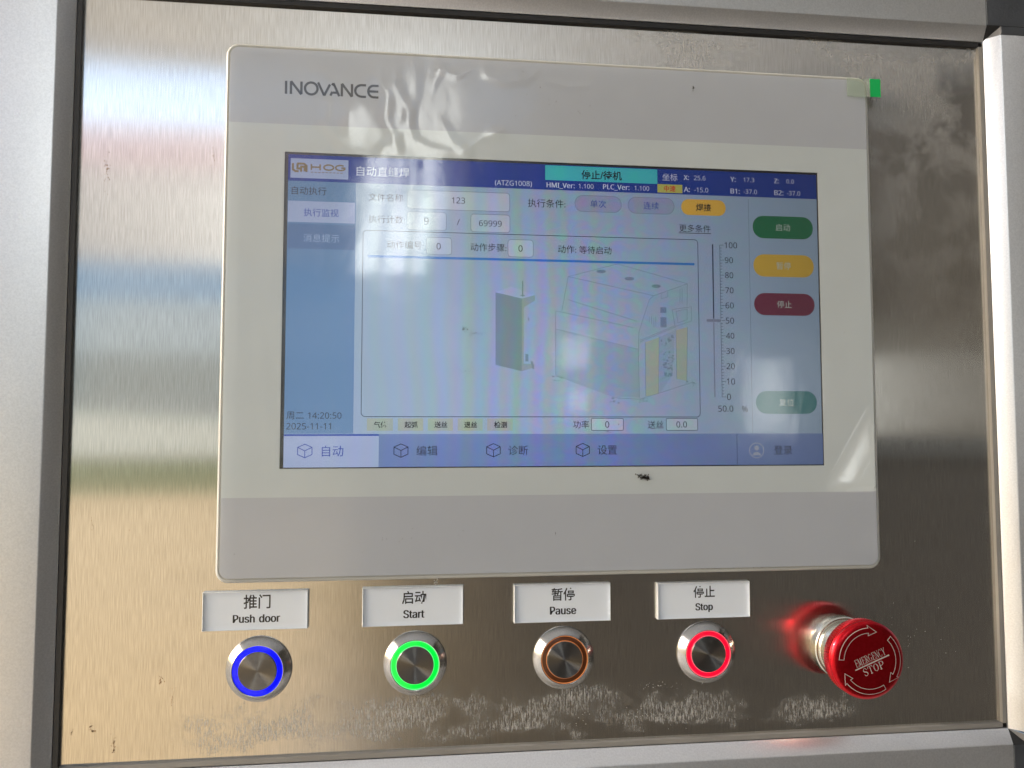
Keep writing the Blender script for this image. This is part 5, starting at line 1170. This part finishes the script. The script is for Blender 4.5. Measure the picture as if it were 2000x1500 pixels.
# ------------------------------------------------------------------ yard behind the camera, seen only in the metal and the film
def wbox(m, x0, x1, y0, y1, z0, z1):
    v = [(x0, y0, z0), (x1, y0, z0), (x1, y1, z0), (x0, y1, z0), (x0, y0, z1), (x1, y0, z1), (x1, y1, z1), (x0, y1, z1)]
    o = len(m.v)
    m.v += v
    m.f += [tuple(i + o for i in f) for f in ((4, 5, 6, 7), (3, 2, 1, 0), (0, 1, 5, 4), (1, 2, 6, 5), (2, 3, 7, 6), (3, 0, 4, 7))]
def wobj(m, name, mat, parent=None, kind=None):
    me = bpy.data.meshes.new(name)
    me.from_pydata(m.v, [], m.f)
    me.materials.append(mat)
    o = bpy.data.objects.new(name, me)
    col.objects.link(o)
    o.parent = parent
    if kind:
        o['kind'] = kind
    return o
def wthing(name, label, cat):
    e = bpy.data.objects.new(name, None)
    col.objects.link(e)
    e['label'] = label
    e['category'] = cat
    return e
g = MB()
g.add([(-400, -400, 0), (400, -400, 0), (400, 400, 0), (-400, 400, 0)], [(0, 1, 2, 3)])
wobj(g, 'ground', plain('grey_concrete', (0.40, 0.38, 0.35), 0.8, 0, 0.12, 1.2), kind='structure')
g = MB()
wbox(g, -12, -0.6, -17, -2.2, 0, 0.01)
wobj(g, 'pavement', plain('tan_paving', (0.40, 0.305, 0.165), 0.8, 0, 0.12, 1.2), kind='structure')
g = MB()
wbox(g, -60, 12, -38, -17, 0, 0.02)
wobj(g, 'grass_strip', plain('mown_grass', (0.085, 0.10, 0.028), 0.9, 0, 0.2, 3), kind='structure')
fac = wthing('factory_building', 'long pale factory building with blue and red stripes across the yard', 'building')
for nm, z0, z1, c_ in (('plinth', 0, 2.6, (0.85, 0.80, 0.66)), ('lower_wall', 2.4, 5.4, (0.40, 0.41, 0.38)), ('middle_wall', 5.4, 8.3, (0.58, 0.62, 0.63)), ('blue_stripe', 8.3, 10.3, (0.32, 0.47, 0.64)),
                       ('upper_wall', 10.3, 15.4, (0.68, 0.60, 0.54)), ('red_stripe', 15.4, 17.8, (0.75, 0.50, 0.47))):
    g = MB()
    if nm == 'plinth':
        g.v = [(-60, -41.8, 0), (2.6, -41.8, 0), (2.6, -41.8, 0.9), (-60, -41.8, 5.2), (-60, -42, 0), (2.6, -42, 0), (2.6, -42, 0.9), (-60, -42, 5.2)]
        g.f = [(1, 0, 3, 2), (3, 7, 6, 2), (0, 4, 7, 3), (1, 2, 6, 5)]
    else:
        wbox(g, -60, 2.6, -52, -42.1, 0 if nm == 'lower_wall' else z0, z1)
    wobj(g, nm, plain('facade_' + nm, c_, 0.8, 0, 0.05, 0.7), fac)
dk = wthing('dark_shed', 'dark workshop wall behind the photographer with two small bright windows', 'building')
g = MB()
wbox(g, 0.75, 12, -5.6, -5.2, 0, 4.3)
wobj(g, 'wall', plain('dark_cladding', (0.035, 0.032, 0.028), 0.8, 0, 0.2, 2), dk)
g = MB()
wbox(g, 1.1, 11.9, -5.2, -5.15, 1.92, 2.16)
wobj(g, 'pale_rail', plain('pale_rail', (0.22, 0.23, 0.21), 0.7), dk)
g = MB()
wbox(g, 3.3, 11.9, -5.2, -5.16, 0.9, 1.8)
wobj(g, 'brown_boarding', plain('brown_boarding', (0.11, 0.08, 0.05), 0.7), dk)
g = MB()
wbox(g, 2.9, 3.1, -5.15, -0.12, 0, 4.3)  # unseen dark wall added to shade the panel from the right
wobj(g, 'right_light_blocker', plain('dark_right_blocker', (0.02, 0.02, 0.019), 0.8, 0, 0.2, 2), dk)
g = MB()
wbox(g, -3.2, 3.1, -3.9, 0.6, 3.35, 3.5)  # unseen slab added overhead to cut skylight and dim the upper reflections
wobj(g, 'sky_blocker', plain('pale_sky_blocker', (0.74, 0.80, 0.90), 0.8, 0, 0.1, 2), dk)
fd = wthing('dark_reflection_block', 'unseen dark block beyond the yard, added to darken the reflections', 'building')  # far dark block added to darken what the display mirrors
g = MB()
wbox(g, 2.7, 40, -50, -41, 0, 18)
wobj(g, 'wall', plain('dark_far_block', (0.06, 0.06, 0.06), 0.8, 0, 0.2, 1), fd)
M_GLARE = NT('glare_glow')  # glow added for the glare strips
M_GLARE.p.inputs['Emission Color'].default_value = (0.96, 1.0, 0.98, 1)
M_GLARE.val(M_GLARE.p, Emission_Strength=9.0 / EXPO, Roughness=0.1)
M_GLARE = M_GLARE.m
M_PANE2 = NT('dusty_window_pane')
M_PANE2.p.inputs['Emission Color'].default_value = (0.96, 1.0, 0.98, 1)
M_PANE2.val(M_PANE2.p, Emission_Strength=3.5 / EXPO, Roughness=0.1)
M_PANE2 = M_PANE2.m
M_GLARE_LOW = NT('glare_glow_low')
M_GLARE_LOW.p.inputs['Emission Color'].default_value = (0.96, 1.0, 0.98, 1)
M_GLARE_LOW.val(M_GLARE_LOW.p, Emission_Strength=10.5 / EXPO, Roughness=0.1)
M_GLARE_LOW = M_GLARE_LOW.m
for a, b_, c_, d in ((2.33, 2.68, 1.33, 1.92), (0.94, 1.12, 1.84, 2.07), (1.0, 1.12, 1.53, 1.68)):
    g = MB()
    wbox(g, a, b_, -5.2, -5.14, c_, d)
    wobj(g, 'window_pane', M_PANE2, dk)
dw = wthing('glare_panel', 'unseen glowing strips with dark slanting bars, added to make the display glare', 'glare source')  # glowing strips added out of view to throw glare on the film
g = MB()
for a, b_ in ((-0.44, -0.33), (-0.28, -0.17), (-0.13, -0.06)):
    g.v += [(a + 0.055, -3.92, 2.72), (b_ + 0.055, -3.92, 2.72), (b_ + 0.1, -3.92, 3.28), (a + 0.1, -3.92, 3.28)]
    n_ = len(g.v)
    g.f.append((n_ - 4, n_ - 3, n_ - 2, n_ - 1))
wobj(g, 'glare_strip', M_GLARE, dw)
g = MB()
for a, b_ in ((-0.44, -0.33), (-0.28, -0.17), (-0.13, -0.06)):
    g.v += [(a, -3.92, 2.25), (b_, -3.92, 2.25), (b_ + 0.052, -3.92, 2.69), (a + 0.052, -3.92, 2.69)]
    n_ = len(g.v)
    g.f.append((n_ - 4, n_ - 3, n_ - 2, n_ - 1))
wobj(g, 'glare_strip_low', M_GLARE_LOW, dw)
g = MB()
wbox(g, -0.6, 0.1, -3.98, -3.94, 2.2, 3.35)
wobj(g, 'frame', plain('dark_glare_backing', (0.08, 0.08, 0.08), 0.6), dw)
mc = wthing('photographer_stand_in', 'dark box standing in for the photographer, behind the camera on the right', 'stand-in')  # unseen dark box added in place of the photographer, darkens the lower right
g = MB()
wbox(g, -0.15, 1.9, -1.5, -0.75, 0.0, 1.36)
wobj(g, 'body', plain('dark_stand_in', (0.045, 0.034, 0.021), 0.6, 0, 0.2, 3), mc)
g = MB()
wbox(g, -0.17, 1.92, -1.52, -0.73, 1.36, 1.39)
wobj(g, 'stand_in_top', plain('stand_in_top', (0.05, 0.045, 0.035), 0.5), mc)
